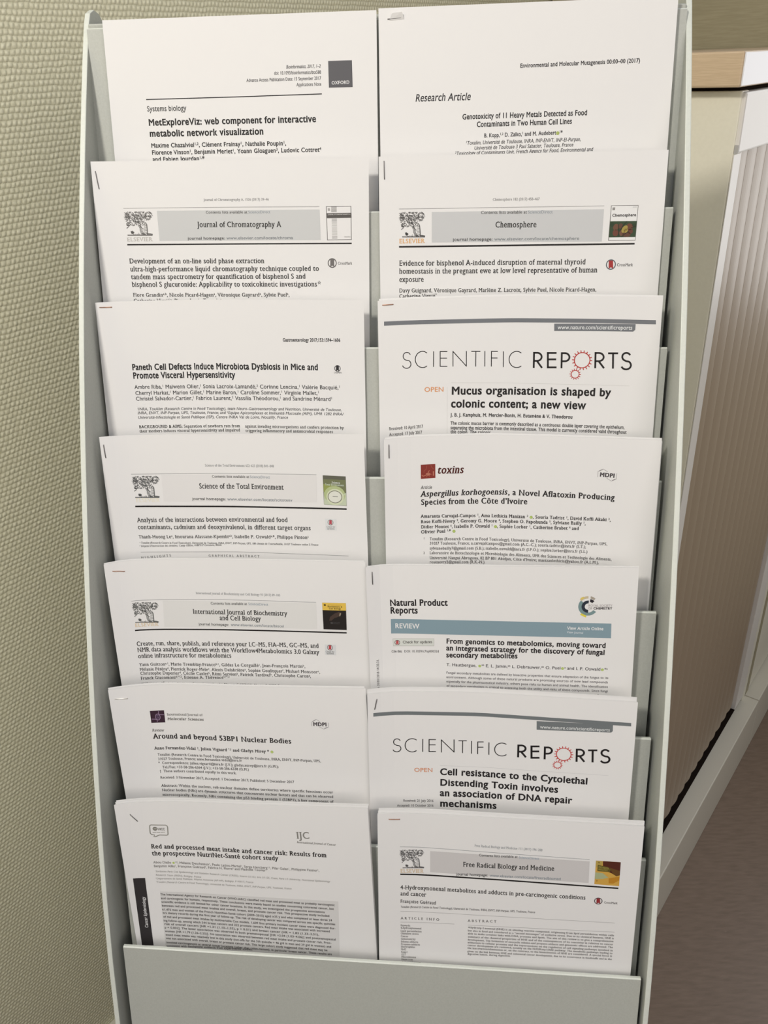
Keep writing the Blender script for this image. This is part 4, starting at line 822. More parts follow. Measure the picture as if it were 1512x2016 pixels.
def fill(loops):
    """triangles inside a set of closed outlines, holes left open"""
    vs = []; es = []
    for l in loops:
        b = len(vs); n = len(l)
        vs += [Vector((float(p[0]), float(p[1]))) for p in l]
        es += [(b + i, b + (i + 1) % n) for i in range(n)]
    r = delaunay_2d_cdt(vs, es, [], 0, 1e-6)
    P = np.array([[p.x, p.y] for p in r[0]])
    tri = []
    for f in r[2]:
        for i in range(1, len(f) - 1): tri.append((f[0], f[i], f[i + 1]))
    T = np.array(tri, int)
    c = P[T].mean(1)
    wind = np.zeros(len(T), int)
    for l in loops:                                   # even-odd test of each triangle's centre
        a = np.asarray(l, float); b = np.roll(a, -1, 0)
        cross = ((a[None, :, 1] > c[:, None, 1]) != (b[None, :, 1] > c[:, None, 1]))
        with np.errstate(divide='ignore', invalid='ignore'):
            xi = a[None, :, 0] + (c[:, None, 1] - a[None, :, 1]) / (b[None, :, 1] - a[None, :, 1]) * (b[None, :, 0] - a[None, :, 0])
        wind += np.sum(cross & (xi > c[:, None, 0]), 1)
    return P, [tuple(t) for t, w in zip(tri, wind) if w % 2]
def glyph(ch, style, steps):
    key = (ch, style, steps)
    if key in _gl: return _gl[key]
    base = style[:-1] if style.endswith('i') else style
    slant = 0.20 if style.endswith('i') else 0.0
    ox, oy = STY[base]
    sp, adv = raw_glyph(ch)
    loops = []
    for s in sp:
        n = len(s); pts = []; kinds = []
        for i in range(n):
            p0, l0, r0, lt0, rt0 = s[i]; p1, l1, r1, lt1, rt1 = s[(i + 1) % n]
            pts.append(p0)
            if not (rt0 == 'VECTOR' and lt1 == 'VECTOR'):
                for k in range(1, steps):
                    t = k / steps; u = 1 - t
                    pts.append(p0 * u ** 3 + r0 * 3 * u * u * t + l1 * 3 * u * t * t + p1 * t ** 3)
        q = []
        for p in pts:
            if not q or (p - q[-1]).length > 1e-4: q.append(p)
        if len(q) > 1 and (q[0] - q[-1]).length < 1e-4: q.pop()
        if len(q) > 2: loops.append(np.array([[p.x, p.y] for p in q]))
    extra = []
    serif = base[0] == 'r' and ch.isalpha()
    if loops:
        area = [0.5 * np.sum(l[:, 0] * np.roll(l[:, 1], -1) - np.roll(l[:, 0], -1) * l[:, 1]) for l in loops]
        sg = 1.0 if area[int(np.argmax(np.abs(area)))] > 0 else -1.0
        out = []
        for l in loops:
            e = np.roll(l, -1, 0) - l; e /= np.linalg.norm(e, axis=1)[:, None] + 1e-9
            nn = np.stack([e[:, 1], -e[:, 0]], 1) * sg
            pn = np.roll(nn, 1, 0)
            m = nn + pn; d = 1 + np.sum(nn * pn, 1); d = np.maximum(d, 0.55)
            m = m / d[:, None]
            if serif:                                        # slab serifs on stem ends
                nl = len(l)
                for i in range(nl):
                    a, b = l[i], l[(i + 1) % nl]
                    if abs(a[1] - b[1]) > 0.003: continue
                    y = a[1]; w = abs(a[0] - b[0])
                    foot = abs(y) < 0.02; top = abs(y - 0.449) < 0.02 or y > 0.60
                    if not (foot or top): continue
                    x0, x1 = min(a[0], b[0]), max(a[0], b[0])
                    sl, th = 0.062, 0.036
                    if 0.045 < w < 0.16:
                        L = x0 - sl; R = x1 + sl
                        if top and ch.islower() and y < 0.70 and ch not in 'vwxyk': R = x1
                    elif w >= 0.16:
                        prev, nxt = l[i - 1], l[(i + 2) % nl]
                        lv = prev if a[0] < b[0] else nxt
                        if abs(lv[0] - x0) < 0.004 and abs(lv[1] - y) > 0.15 and ch not in 'acegos': L = x0 - sl; R = x0 + 0.02
                        else: continue
                    else: continue
                    extra.append(np.array([[L - ox, 0 + y if foot else y - th], [R + ox, y if foot else y - th], [R + ox, y + th if foot else y], [L - ox, y + th if foot else y]]))
            out.append(l + m * np.array([ox, oy]))
        loops = out
    V, T = [], []
    nb = 0
    for grp in ([loops] if loops else []) + [[x] for x in extra]:
        pts, tri = fill(grp)
        V.append(pts); T += [(a + nb, b + nb, c + nb) for a, b, c in tri]; nb += len(pts)
    V = np.concatenate(V) if V else np.zeros((0, 2))
    if len(V) and ch.islower():                          # taller x-height
        xh = 0.505 if base[0] == 's' else 0.490
        y = V[:, 1]
        V = np.stack([V[:, 0], np.where(y <= 0, y, np.where(y < 0.449, y * xh / 0.449, np.where(y < 0.70, xh + (y - 0.449) * (0.70 - xh) / 0.251, y)))], 1)
    if slant and len(V): V = V + np.stack([V[:, 1] * slant - 0.03, 0 * V[:, 1]], 1)
    adv += 1.3 * ox + (0.03 if serif else 0)
    _gl[key] = (V, np.array(T, int).reshape(-1, 3), adv)
    return _gl[key]
def line_of_text(text, style, steps):
    """verts in em units along a baseline, triangles, disc positions, natural width; ^ toggles superscript, ~ toggles bold"""
    x = 0.0; sup = False; bold = False
    V, T, discs = [], [], []; nb = 0
    for ch in text:
        if ch == '^': sup = not sup; continue
        if ch == '~': bold = not bold; continue
        sc, dy = (0.60, 0.30) if sup else (1.0, 0.0)
        if ch == '◉':
            discs.append((x + 0.36, 0.24, 0.30)); x += 0.74; continue
        v, t, a = glyph(ch, ({'r': 'rb', 's': 'sb'}.get(style, style)) if bold else style, steps)
        if len(v):
            V.append(v * sc + np.array([x, dy])); T.append(t + nb); nb += len(v)
        x += a * sc
    return (np.concatenate(V) if V else np.zeros((0, 2)), np.concatenate(T) if T else np.zeros((0, 3), int), discs, x)

# ------------------------------------------------------------------ sheets of paper
BETA = math.radians(13.0)
NRM = np.array([0, -math.cos(BETA), math.sin(BETA)])
UPV = np.array([0, math.sin(BETA), math.cos(BETA)])
RKM = np.array(RACK)
def to_world(P):
    return (np.asarray(P) @ RKM.T) / 1000.0 + np.array([0, 0, EYE])
class Sheet:
    """a curved A4 sheet: u runs along the top edge, v down the page (millimetres), h is height above the paper"""
    def __init__(s, P0, rho, W, fl, d, w):
        s.P0 = np.array(P0); s.W = W; s.H = 297.0; s.fl = fl
        c, q = math.cos(rho), math.sin(rho)
        s.U = np.array([c, 0, 0]) + UPV * q
        s.V = -(UPV * c - np.array([q, 0, 0]))
        n = 21
        s.k = np.linspace(0, 1, n)
        s.d = np.array(d) if d else np.zeros(n)
        s.w = np.array(w) if w else np.zeros(n)
    def pt(s, u, v, h=0.0, du=0.0, dv=0.0):
        u = np.asarray(u, float); v = np.asarray(v, float)
        f = np.exp(-(np.maximum(v, 0) / s.fl) ** 2)
        d = np.interp(u / s.W, s.k, s.d) * f + h
        w = np.interp(u / s.W, s.k, s.w) * f
        P = s.P0 + np.multiply.outer(u + du, s.U) + np.multiply.outer(v - w + dv, s.V) + np.multiply.outer(d, NRM)
        return to_world(P)
    def slab(s, mb, h0, h1, du=0.0, dv=0.0, nv=40, inset=0.0):
        nu = len(s.k)
        us, vs = np.meshgrid(inset + s.k * (s.W - 2 * inset), np.linspace(0, s.H, nv))
        a = s.pt(us.ravel(), vs.ravel(), h1, du, dv); b = s.pt(us.ravel(), vs.ravel(), h0, du, dv)
        N = nu * nv
        ix = lambda i, j: i * nu + j
        f = []
        for i in range(nv - 1):
            for j in range(nu - 1):
                f.append((ix(i, j), ix(i + 1, j), ix(i + 1, j + 1), ix(i, j + 1)))
                f.append((N + ix(i, j), N + ix(i, j + 1), N + ix(i + 1, j + 1), N + ix(i + 1, j)))
        for j in range(nu - 1):
            f.append((ix(0, j), ix(0, j + 1), N + ix(0, j + 1), N + ix(0, j)))
            f.append((ix(nv - 1, j + 1), ix(nv - 1, j), N + ix(nv - 1, j), N + ix(nv - 1, j + 1)))
        for i in range(nv - 1):
            f.append((ix(i + 1, 0), ix(i, 0), N + ix(i, 0), N + ix(i + 1, 0)))
            f.append((ix(i, nu - 1), ix(i + 1, nu - 1), N + ix(i + 1, nu - 1), N + ix(i, nu - 1)))
        mb.add(np.concatenate([a, b]), f)

class Print:
    """everything printed on one sheet, gathered by part"""
    def __init__(s, sheet): s.sh = sheet; s.parts = {}
    def add(s, part, uv, tris, col, layer):
        q = s.parts.setdefault(part, dict(v=[], f=[], m=[], mats=[], n=0))
        if col not in q['mats']: q['mats'].append(col)
        uv = np.asarray(uv, float)
        q['v'].append(s.sh.pt(uv[:, 0], uv[:, 1], 0.09 + 0.06 * layer))
        q['f'] += [tuple(int(i) + q['n'] for i in t) for t in tris]
        q['m'] += [q['mats'].index(col)] * len(tris)
        q['n'] += len(uv)
    def text(s, part, style, text, u0, v0, u1, v1, cap, col, L):
        size = cap / 0.682
        V, T, discs, w = line_of_text(text, style, 4 if cap > 2.6 else 3)
        dv = np.array([u1 - u0, v1 - v0]); ln = np.hypot(*dv); e = dv / ln; p = np.array([e[1], -e[0]])
        sx = ln / w
        if len(V): s.add(part, np.array([u0, v0]) + np.outer(V[:, 0] * sx, e) + np.outer(V[:, 1] * size, p), T, col, L)
        for (x, y, r) in discs:
            c = np.array([u0, v0]) + e * x * sx + p * y * size
            s.disc(part, c, (r * size, r * size), 0, 0, 360, 0, '93a52f', L)
            s.disc(part, c, (r * size * .55, r * size * .55), .6, 0, 360, 0, 'c9cf9a', L + 1)
    def poly(s, part, pts, col, L):
        pts = np.array(pts, float)
        if len(pts) == 4 and np.ptp(pts[:, 0]) > 6:
            n = int(np.ptp(pts[:, 0]) / 2.5) + 1; m = max(1, int(np.ptp(pts[:, 1]) / 6))
            a, b, c, d = pts
            uv = []; f = []
            for j in range(m + 1):
                for i in range(n + 1):
                    x, y = i / n, j / m
                    uv.append((a * (1 - x) + b * x) * (1 - y) + (d * (1 - x) + c * x) * y)
            for j in range(m):
                for i in range(n):
                    k = j * (n + 1) + i
                    f.append((k, k + n + 1, k + n + 2, k + 1))
            s.add(part, uv, f, col, L)
        else:
            q, t = fill([pts])
            s.add(part, q, t, col, L)
    def line(s, part, pts, w, col, L, cap=True):
        q = [np.array(pts[0], float)]
        for p in pts[1:]:
            p = np.array(p, float); n = max(1, int(np.hypot(*(p - q[-1])) / 4)); a = q[-1].copy()
            for k in range(1, n + 1): q.append(a + (p - a) * k / n)
        q = np.array(q); t = np.gradient(q, axis=0); t /= np.linalg.norm(t, axis=1)[:, None] + 1e-9
        nn = np.stack([-t[:, 1], t[:, 0]], 1) * w / 2
        uv = np.concatenate([q + nn, q - nn]); N = len(q)
        s.add(part, uv, [(i, i + 1, N + i + 1, N + i) for i in range(N - 1)], col, L)
    def disc(s, part, c, r, inner, a0, a1, tilt, col, L):
        n = 28; c = np.array(c)
        a = np.radians(np.linspace(a0, a1, n + 1)); tl = math.radians(tilt)
        o = np.stack([np.cos(a) * r[0], -np.sin(a) * r[1]], 1)
        rot = np.array([[math.cos(tl), -math.sin(tl)], [math.sin(tl), math.cos(tl)]])
        o = o @ rot.T
        uv = np.concatenate([c + o, c + o * inner]); N = n + 1
        s.add(part, uv, [(i, i + 1, N + i + 1, N + i) for i in range(n)], col, L)
    def tree(s, part, quad, col, L):
        """engraved tree emblem: leafy crown, forked trunk, a standing figure, ground line"""
        a, b, c, d = [np.array(p, float) for p in quad]
        M = lambda x, y: (a * (1 - x) + b * x) * (1 - y) + (d * (1 - x) + c * x) * y
        W = np.hypot(*(b - a))
        R = random.Random(5)
        def st(pts, w): s.line(part, [M(*p) for p in pts], w * W, col, L)
        for k in range(430):
            x = R.uniform(0.0, 0.95); y = R.uniform(0.0, 0.44)
            lim = 0.30 + 0.10 * math.sin(5 * x) + 0.05 * math.sin(17 * x)
            if y > lim + 0.06: continue
            if x < 0.05 and y < 0.05: continue
            an = R.uniform(0.2, 1.2); le = R.uniform(0.02, 0.06)
            st([(x, y), (x + le * math.cos(an), y + le * math.sin(an) * 0.8), (x + le * 1.7 * math.cos(an + .5), y + le * 1.2 * math.sin(an + .5))], R.uniform(0.010, 0.020))
        for k in range(30):
            x = R.uniform(0.08, 0.36); y = R.uniform(0.42, 0.56) + abs(x - .22) * .15
            st([(x, y), (x + R.uniform(-.03, .05), y + R.uniform(.02, .05))], 0.022)
        for k in range(60):
            x = R.uniform(0.36, 0.72); y = R.uniform(0.36, 0.56)
            st([(x, y), (x + R.uniform(-.03, .05), y + R.uniform(.01, .05))], 0.018)
        st([(0.09, 0.50), (0.10, 0.58), (0.17, 0.62), (0.09, 0.70)], 0.03)
        for dx in (0, 0.035, 0.07):
            st([(0.48 + dx, 0.55), (0.55 + dx, 0.68), (0.56 + dx, 0.80), (0.60 + dx, 0.90), (0.70 + dx, 0.96)], 0.022)
        st([(0.54, 0.56), (0.60, 0.66), (0.66, 0.72)], 0.02)
        st([(0.74, 0.45), (0.79, 0.55), (0.81, 0.75), (0.82, 0.95)], 0.035)
        for k in range(14):
            y = 0.52 + 0.030 * k; st([(0.67 + R.uniform(-.02, .02), y), (0.80, y + R.uniform(-.02, .02))], 0.008)
        for k in range(12):
            x = 0.24 + R.uniform(0, .09); st([(x, R.uniform(.80, .86)), (x + .02, R.uniform(.86, .94))], 0.03)
        st([(0.12, 0.985), (0.99, 0.985)], 0.035); st([(0.80, 0.93), (0.92, 0.94), (1.0, 0.96)], 0.05)
        for k in range(16):
            x = R.uniform(.3, .8); st([(x, R.uniform(.88, .95)), (x + .04, .97)], 0.014)
    def build(s, parent, origin):
        for part, q in s.parts.items():
            obj(part, np.concatenate(q['v']), q['f'], [ink(c) for c in q['mats']], parent, origin, q['m'])

# ------------------------------------------------------------------ the room
A0 = Vector((0.479989, 0.999393, 0.000000))                    # foot of the cabinet's plinth, a point on its front
D1 = Vector((0.625569, 0.780169, 0.000000))                    # along the cabinet's front and the left wall
D2 = Vector((-0.780169, 0.625569, 0.000000))                    # into the wall
WALL_OFF, CORNER_T = 0.6043, 0.9500
UPZ = Vector((0, 0, 1))
def rp(t, off, z):
    return A0 + D1 * t + D2 * off + UPZ * z
def wall_mat(name, cu, cv, strength, c1, c2):
    m = mat(name, (0.52, 0.50, 0.37), 0.7, 0, 0.3)
    n, l, b = nodes(m)
    uvn = n.new('ShaderNodeTexCoord')
    di = n.new('ShaderNodeTexNoise'); di.inputs['Scale'].default_value = 55; di.inputs['Detail'].default_value = 2
    sep = n.new('ShaderNodeSeparateXYZ')
    mixv = n.new('ShaderNodeVectorMath'); mixv.operation = 'MULTIPLY_ADD'
    mixv.inputs[1].default_value = (0.0035, 0.0035, 0.0035)
    l.new(uvn.outputs['Object'], di.inputs['Vector']); l.new(di.outputs['Color'], mixv.inputs[0]); l.new(uvn.outputs['Object'], mixv.inputs[2])
    l.new(mixv.outputs[0], sep.inputs[0])
    def math_(op, a, bv=None):
        q = n.new('ShaderNodeMath'); q.operation = op
        for i, x in enumerate((a, bv)):
            if x is None: continue
            if isinstance(x, (int, float)): q.inputs[i].default_value = x
            else: l.new(x, q.inputs[i])
        return q.outputs[0]
    # local x along the wall, local z up
    u = math_('MULTIPLY', sep.outputs['X'], 1 / cu); v = math_('MULTIPLY', sep.outputs['Z'], 1 / cv)
    row = math_('MODULO', math_('ABSOLUTE', math_('FLOOR', v)), 2.0)
    u2 = math_('ADD', u, math_('MULTIPLY', row, 0.5))
    su = math_('ABSOLUTE', math_('SINE', math_('MULTIPLY', u2, math.pi))); sv = math_('ABSOLUTE', math_('SINE', math_('MULTIPLY', v, math.pi)))
    knot = math_('MULTIPLY', math_('POWER', su, 0.8), math_('POWER', sv, 0.9))         # the thick thread coming over
    warp = math_('MULTIPLY', math_('POWER', math_('SUBTRACT', 1.0, su), 5.0), 0.45)     # the thin threads between
    h = math_('MAXIMUM', knot, warp)
    fine = n.new('ShaderNodeTexNoise'); fine.inputs['Scale'].default_value = 260; fine.inputs['Detail'].default_value = 3
    l.new(uvn.outputs['Object'], fine.inputs['Vector'])
    amp = n.new('ShaderNodeTexNoise'); amp.inputs['Scale'].default_value = 120
    l.new(uvn.outputs['Object'], amp.inputs['Vector'])
    h2 = math_('ADD', math_('MULTIPLY', h, math_('ADD', math_('MULTIPLY', amp.outputs['Fac'], 1.3), 0.1)), math_('MULTIPLY', fine.outputs['Fac'], 0.30))
    bu = n.new('ShaderNodeBump'); bu.inputs['Strength'].default_value = strength; bu.inputs['Distance'].default_value = 0.0022
    l.new(h2, bu.inputs['Height']); l.new(bu.outputs['Normal'], b.inputs['Normal'])
    cr = n.new('ShaderNodeValToRGB')  # relief shading put into the colour too: gaps darker, raised threads lighter
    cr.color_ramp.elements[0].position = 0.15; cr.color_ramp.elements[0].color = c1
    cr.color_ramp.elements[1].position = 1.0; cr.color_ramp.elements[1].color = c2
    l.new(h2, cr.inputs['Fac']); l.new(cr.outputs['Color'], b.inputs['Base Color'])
    return m
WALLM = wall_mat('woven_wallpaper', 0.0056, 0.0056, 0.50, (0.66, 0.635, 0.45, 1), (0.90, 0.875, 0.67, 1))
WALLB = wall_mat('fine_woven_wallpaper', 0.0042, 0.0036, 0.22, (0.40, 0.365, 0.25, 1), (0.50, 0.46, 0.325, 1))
FLOORM = grain_mat('brown_marbled_linoleum', (0.205, 0.146, 0.104), (0.265, 0.193, 0.142), 48, 0.42, (1, 1, 1), 0.02, 0.4, 6, 0.30, 0.72)
def floor_mat():
    m = FLOORM
    n, l, b = nodes(m)
    mp = [x for x in n if x.type == 'MAPPING'][0]
    ang = math.atan2(D2.y, D2.x)
    mp.inputs['Rotation'].default_value = (0, 0, -ang)
    mp.inputs['Scale'].default_value = (0.7, 3.2, 1)
    no2 = n.new('ShaderNodeTexNoise'); no2.inputs['Scale'].default_value = 95; no2.inputs['Detail'].default_value = 3
    l.new(mp.outputs['Vector'], no2.inputs['Vector'])
    cr2 = n.new('ShaderNodeValToRGB'); cr2.color_ramp.elements[0].position = 0.68; cr2.color_ramp.elements[1].position = 0.80
    cr2.color_ramp.elements[0].color = (0, 0, 0, 1); cr2.color_ramp.elements[1].color = (0.35, 0.35, 0.35, 1)
    mx = n.new('ShaderNodeMix'); mx.data_type = 'RGBA'
    l.new(no2.outputs['Fac'], cr2.inputs['Fac']); l.new(cr2.outputs['Color'], mx.inputs['Factor'])
    src = [x for x in n if x.type == 'VALTORGB'][0]
    l.new(src.outputs['Color'], mx.inputs['A']); mx.inputs['B'].default_value = (0.42, 0.34, 0.27, 1)
    l.new(mx.outputs['Result'], b.inputs['Base Color'])
floor_mat()
def structure(o):
    o['kind'] = 'structure'; return o
def slab_wall(name, p, along, up, thick, material):
    mb = MB(); mb.box(Vector((0, 0, 0)), along, up, thick)
    o = mb.build(name, material)
    return structure(o)
def oriented_box(name, origin, ux, lx, ly, lz, material):
    """box with local x along ux (horizontal), local y to its left, local z up"""
    mb = MB(); mb.box(Vector((0, 0, 0)), Vector((lx, 0, 0)), Vector((0, ly, 0)), Vector((0, 0, lz)))
    o = mb.build(name, material)
    o.location = origin; o.rotation_euler = (0, 0, math.atan2(ux.y, ux.x))
    return structure(o)
fl = MB(); fl.box(Vector((-3.2, -2.2, -0.05)), Vector((7.5, 0, 0)), Vector((0, 6.0, 0)), Vector((0, 0, 0.05)))
structure(fl.build('floor', FLOORM))
T0 = -2.6
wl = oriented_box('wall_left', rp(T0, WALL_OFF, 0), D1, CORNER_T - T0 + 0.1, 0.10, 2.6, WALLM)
WO0, WO1, WZ0, WZ1 = -0.05, -1.26, 0.84, 2.05          # the window opening (off range, height range)
def wall_pieces():
    mb = MB(); L = 3.6
    def pc(o0, o1, z0, z1): mb.box(Vector((o0, 0, z0)), Vector((o1 - o0, 0, 0)), Vector((0, 0.10, 0)), Vector((0, 0, z1 - z0)))
    a, b = WALL_OFF - WO0, WALL_OFF - WO1
    pc(0, a, 0, 2.6); pc(a, b, 0, WZ0); pc(a, b, WZ1, 2.6); pc(b, L, 0, 2.6)
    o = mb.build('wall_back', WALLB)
    o.location = rp(CORNER_T, WALL_OFF, 0); o.rotation_euler = (0, 0, math.atan2(-D2.y, -D2.x)); return structure(o)
wall_pieces()
def wbox(mb, o0, o1, t0, t1, z0, z1): mb.box(rp(t0, o0, z0), D1 * (t1 - t0), D2 * (o1 - o0), UPZ * (z1 - z0))
m = MB()
for o0, o1, z0, z1 in ((WO0, WO0 - 0.05, WZ0, WZ1), (WO1 + 0.05, WO1, WZ0, WZ1), (WO0, WO1, WZ0, WZ0 + 0.05), (WO0, WO1, WZ1 - 0.05, WZ1)):
    wbox(m, o0, o1, CORNER_T + 0.02, CORNER_T + 0.07, z0, z1)
win = structure(m.build('window_1', mat('white_window_paint', (0.78, 0.78, 0.78), 0.4)))
m = MB(); wbox(m, WO0 - 0.05, WO1 + 0.05, CORNER_T + 0.043, CORNER_T + 0.047, WZ0 + 0.05, WZ1 - 0.05)
g = mat('window_glass', (1, 1, 1), 0.0); nodes(g)[2].inputs['Transmission Weight'].default_value = 1.0; nodes(g)[2].inputs['IOR'].default_value = 1.02
m.build('pane', g, win)
area_light('daylight_at_window', rp(CORNER_T + 0.01, (WO0 + WO1) / 2, (WZ0 + WZ1) / 2), rp(CORNER_T - 1, (WO0 + WO1) / 2, (WZ0 + WZ1) / 2), WO0 - WO1 - 0.12, WZ1 - WZ0 - 0.12, WINDOW_LIGHT, (1.0, 0.985, 0.97))
BASEM = mat('cream_baseboard_paint', (0.70, 0.67, 0.55), 0.4)
mb = MB(); mb.box(Vector((0, 0, 0)), Vector((CORNER_T - T0, 0, 0)), Vector((0, -0.012, 0)), Vector((0, 0, 0.08)))
bl = mb.build('baseboard_left', BASEM, bevel=0.003); bl.location = rp(T0, WALL_OFF, 0); bl.rotation_euler = (0, 0, math.atan2(D1.y, D1.x)); structure(bl)

# ------------------------------------------------------------------ roller shutter cabinet
FOFF, TL_, TR_ = 0.030, -0.148, 0.521
DEP = 0.43
cabo = rp(TL_, FOFF, 0)
cab = thing('shutter_cabinet', cabo, 'cream office cabinet with a ribbed roller shutter and beech top, right of the rack', 'cabinet')
def pbox(mb, t0, t1, o0, o1, z0, z1, mi=0):
    mb.box(rp(t0, o0, z0), D1 * (t1 - t0), D2 * (o1 - o0), UPZ * (z1 - z0), mi)
m = MB(); pbox(m, TL_, TL_ + 0.022, FOFF, FOFF + DEP, 0.133, 1.3605); m.build('side_panel', CREAM, cab, cabo, bevel=0.0018)
m = MB(); pbox(m, TR_ - 0.022, TR_, FOFF, FOFF + DEP, 0.133, 1.3605); m.build('side_panel', CREAM, cab, cabo, bevel=0.0018)
m = MB(); pbox(m, TL_ + 0.022, TR_ - 0.022, FOFF + DEP - 0.012, FOFF + DEP, 0.133, 1.3605); m.build('back_panel', CREAM, cab, cabo)
m = MB(); pbox(m, TL_ + 0.004, TR_, FOFF + 0.004, FOFF + DEP, 1.3605, 1.364); m.build('shadow_gap', DARK_GAP, cab, cabo)  # dark slab: the shade of the gap given as colour
m = MB(); pbox(m, TL_ - 0.018, TR_, FOFF - 0.002, FOFF + DEP + 0.01, 1.364, 1.395); m.build('top_board', WOOD, cab, cabo, bevel=0.002)
m = MB(); pbox(m, TL_ - 0.0165, TR_, FOFF - 0.0032, FOFF - 0.002, 1.3655, 1.3935); m.build('front_edging', mat('white_edging', (0.80, 0.80, 0.82), 0.35), cab, cabo)
m = MB(); pbox(m, TL_ + 0.022, TL_ + 0.041, FOFF + 0.004, FOFF + 0.03, 0.133, 1.304); m.build('stile', WHITE_TRIM, cab, cabo, bevel=0.001)
m = MB(); pbox(m, TL_, TL_ + 0.022, FOFF - 0.001, FOFF, 0.133, 1.303); m.build('edge_strip', WHITE_TRIM, cab, cabo)
m = MB(); pbox(m, 0.445, 0.4985, FOFF, FOFF + 0.03, 0.146, 1.304); m.build('stile', WHITE_TRIM, cab, cabo, bevel=0.001)
m = MB(); pbox(m, TL_ + 0.0015, TR_ - 0.022, FOFF - 0.004, FOFF + 0.03, 1.304, 1.3595); rail = m.build('top_rail', WHITE_TRIM, cab, cabo, bevel=0.002)
m = MB(); pbox(m, TL_ + 0.0002, TL_ + 0.0015, FOFF - 0.004, FOFF, 1.304, 1.312); m.build('rail_end_cap', mat('grey_plastic', (0.45, 0.44, 0.42), 0.5), cab, cabo)
# the ribbed shutter: one curtain of slats
m = MB()
SW = 0.0345; t = TL_ + 0.041
prof = []
while t < 0.445:
    for k in range(7):
        x = k / 7; prof.append((t + SW * x, 0.008 - 0.0019 * math.sin(math.pi * x)))
    t += SW
    prof.append((t - 0.0003, 0.0082))
v = []; f = []
for (a, dpt) in prof: v += [rp(a, FOFF + dpt, 0.158), rp(a, FOFF + dpt, 1.31)]
for i in range(len(prof) - 1): f.append((2 * i, 2 * i + 2, 2 * i + 3, 2 * i + 1))
m.add(v, f)
m.build('shutter', TAMBOUR, cab, cabo)
m = MB(); pbox(m, TL_ + 0.02, TR_ - 0.02, FOFF + 0.022, FOFF + 0.030, 0.133, 1.31); m.build('shutter_backing', DARK_GAP, cab, cabo)
m = MB(); pbox(m, TL_ + 0.022, 0.4985, FOFF + 0.003, FOFF + 0.0215, 0.133, 0.1455); m.build('bottom_gap_shade', DARK_GAP, cab, cabo)  # dark strip put in for the shade of the gap below the shutter
m = MB(); pbox(m, -0.30, TR_, 0.0, 0.40, 0.0, 0.133); m.build('plinth', PLINTH, cab, cabo, bevel=0.002)

# ------------------------------------------------------------------ tall cupboard behind the low cabinet
OLIVE = grain_mat('olive_grained_laminate', (0.335, 0.30, 0.19), (0.385, 0.345, 0.225), 30, 0.5, (1, 1, 14), 0.02, 0.4)
cpo = rp(0.5235, FOFF, 0)
cup = thing('tall_cupboard', cpo, 'tall olive-brown cupboard side standing just behind the low shutter cabinet', 'cupboard')
m = MB(); pbox(m, 0.5235, 0.5435, FOFF, FOFF + 0.565, 0.133, 2.05); m.build('side_panel', OLIVE, cup, cpo)
m = MB(); pbox(m, 0.92, 0.94, FOFF, FOFF + 0.565, 0.133, 2.05); m.build('side_panel', OLIVE, cup, cpo)
m = MB(); pbox(m, 0.5435, 0.92, FOFF + 0.55, FOFF + 0.565, 0.133, 2.05); m.build('back_panel', OLIVE, cup, cpo)
m = MB(); pbox(m, 0.5235, 0.94, FOFF, FOFF + 0.565, 2.05, 2.075); m.build('top_board', OLIVE, cup, cpo)
m = MB(); pbox(m, 0.546, 0.918, FOFF, FOFF + 0.018, 0.138, 2.047); dr = m.build('door', CREAM, cup, cpo, bevel=0.001)
m = MB(); pbox(m, 0.56, 0.568, FOFF - 0.022, FOFF - 0.014, 1.05, 1.17); pbox(m, 0.56, 0.568, FOFF - 0.016, FOFF, 1.06, 1.068); pbox(m, 0.56, 0.568, FOFF - 0.016, FOFF, 1.152, 1.16); m.build('door_handle', STEEL, dr, cpo)
m = MB(); pbox(m, 0.5235, 0.94, 0.0, 0.55, 0.0, 0.133); m.build('plinth', PLINTH, cup, cpo, bevel=0.002)

# ------------------------------------------------------------------ the rack
XI0, XI1 = -284.6, 158.0
TH = 4.3
rko = rw(-62, 540, -1398)
rack = thing('literature_rack', (rko.x, rko.y, 0.0), 'tall grey-green metal literature rack with seven stepped pockets of stapled papers', 'rack')
ro = rack.location
front = [(717, 20), (712, 12), (688, -24), (662, -72), (643, -106), (616, -155), (597, -196), (576, -238), (558, -277), (541, -318), (519, -370), (500, -416), (482, -462), (462, -521), (447, -562), (431, -608), (414, -668), (398, -734), (380, -815), (363, -910), (349, -1010), (338, -1120), (330, -1250), (326, -1400)]
tab = [(746, -1400), (746, 6), (747, 16), (746, 22), (741, 27), (732, 29.5), (723, 27)]
# smooth the hand-measured curve
fr = np.array(front, float); sm = fr.copy()
for it in range(3):
    sm[1:-1] = 0.25 * sm[:-2] + 0.5 * sm[1:-1] + 0.25 * sm[2:]
prof = [tuple(p) for p in sm] + tab
for x0 in (XI0 - TH, XI1):
    m = MB()
    m.prism([rw(x0, b, z) for b, z in prof], RACK @ Vector((TH / 1000, 0, 0)))
    m.m = [0, 0] + [1 if i < len(front) + 0 or i >= len(front) + 4 else 0 for i in range(len(prof))]  # front edges take the paler highlight colour
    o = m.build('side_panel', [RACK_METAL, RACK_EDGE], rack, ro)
    for v in o.data.vertices:                       # stand flat on the floor
        if (v.co + ro).z < 0.03: v.co.z = 0.0 - ro.z
    md = o.modifiers.new('bevel', 'BEVEL'); md.width = 0.0007; md.segments = 2; md.limit_method = 'ANGLE'; md.angle_limit = math.radians(50)
LEDGE = [(661.0, -109.9), (621.0, -203.1), (581.2, -294.9), (541.2, -387.9), (501.3, -480.5), (461.7, -572.0), (421.7, -664.8)]
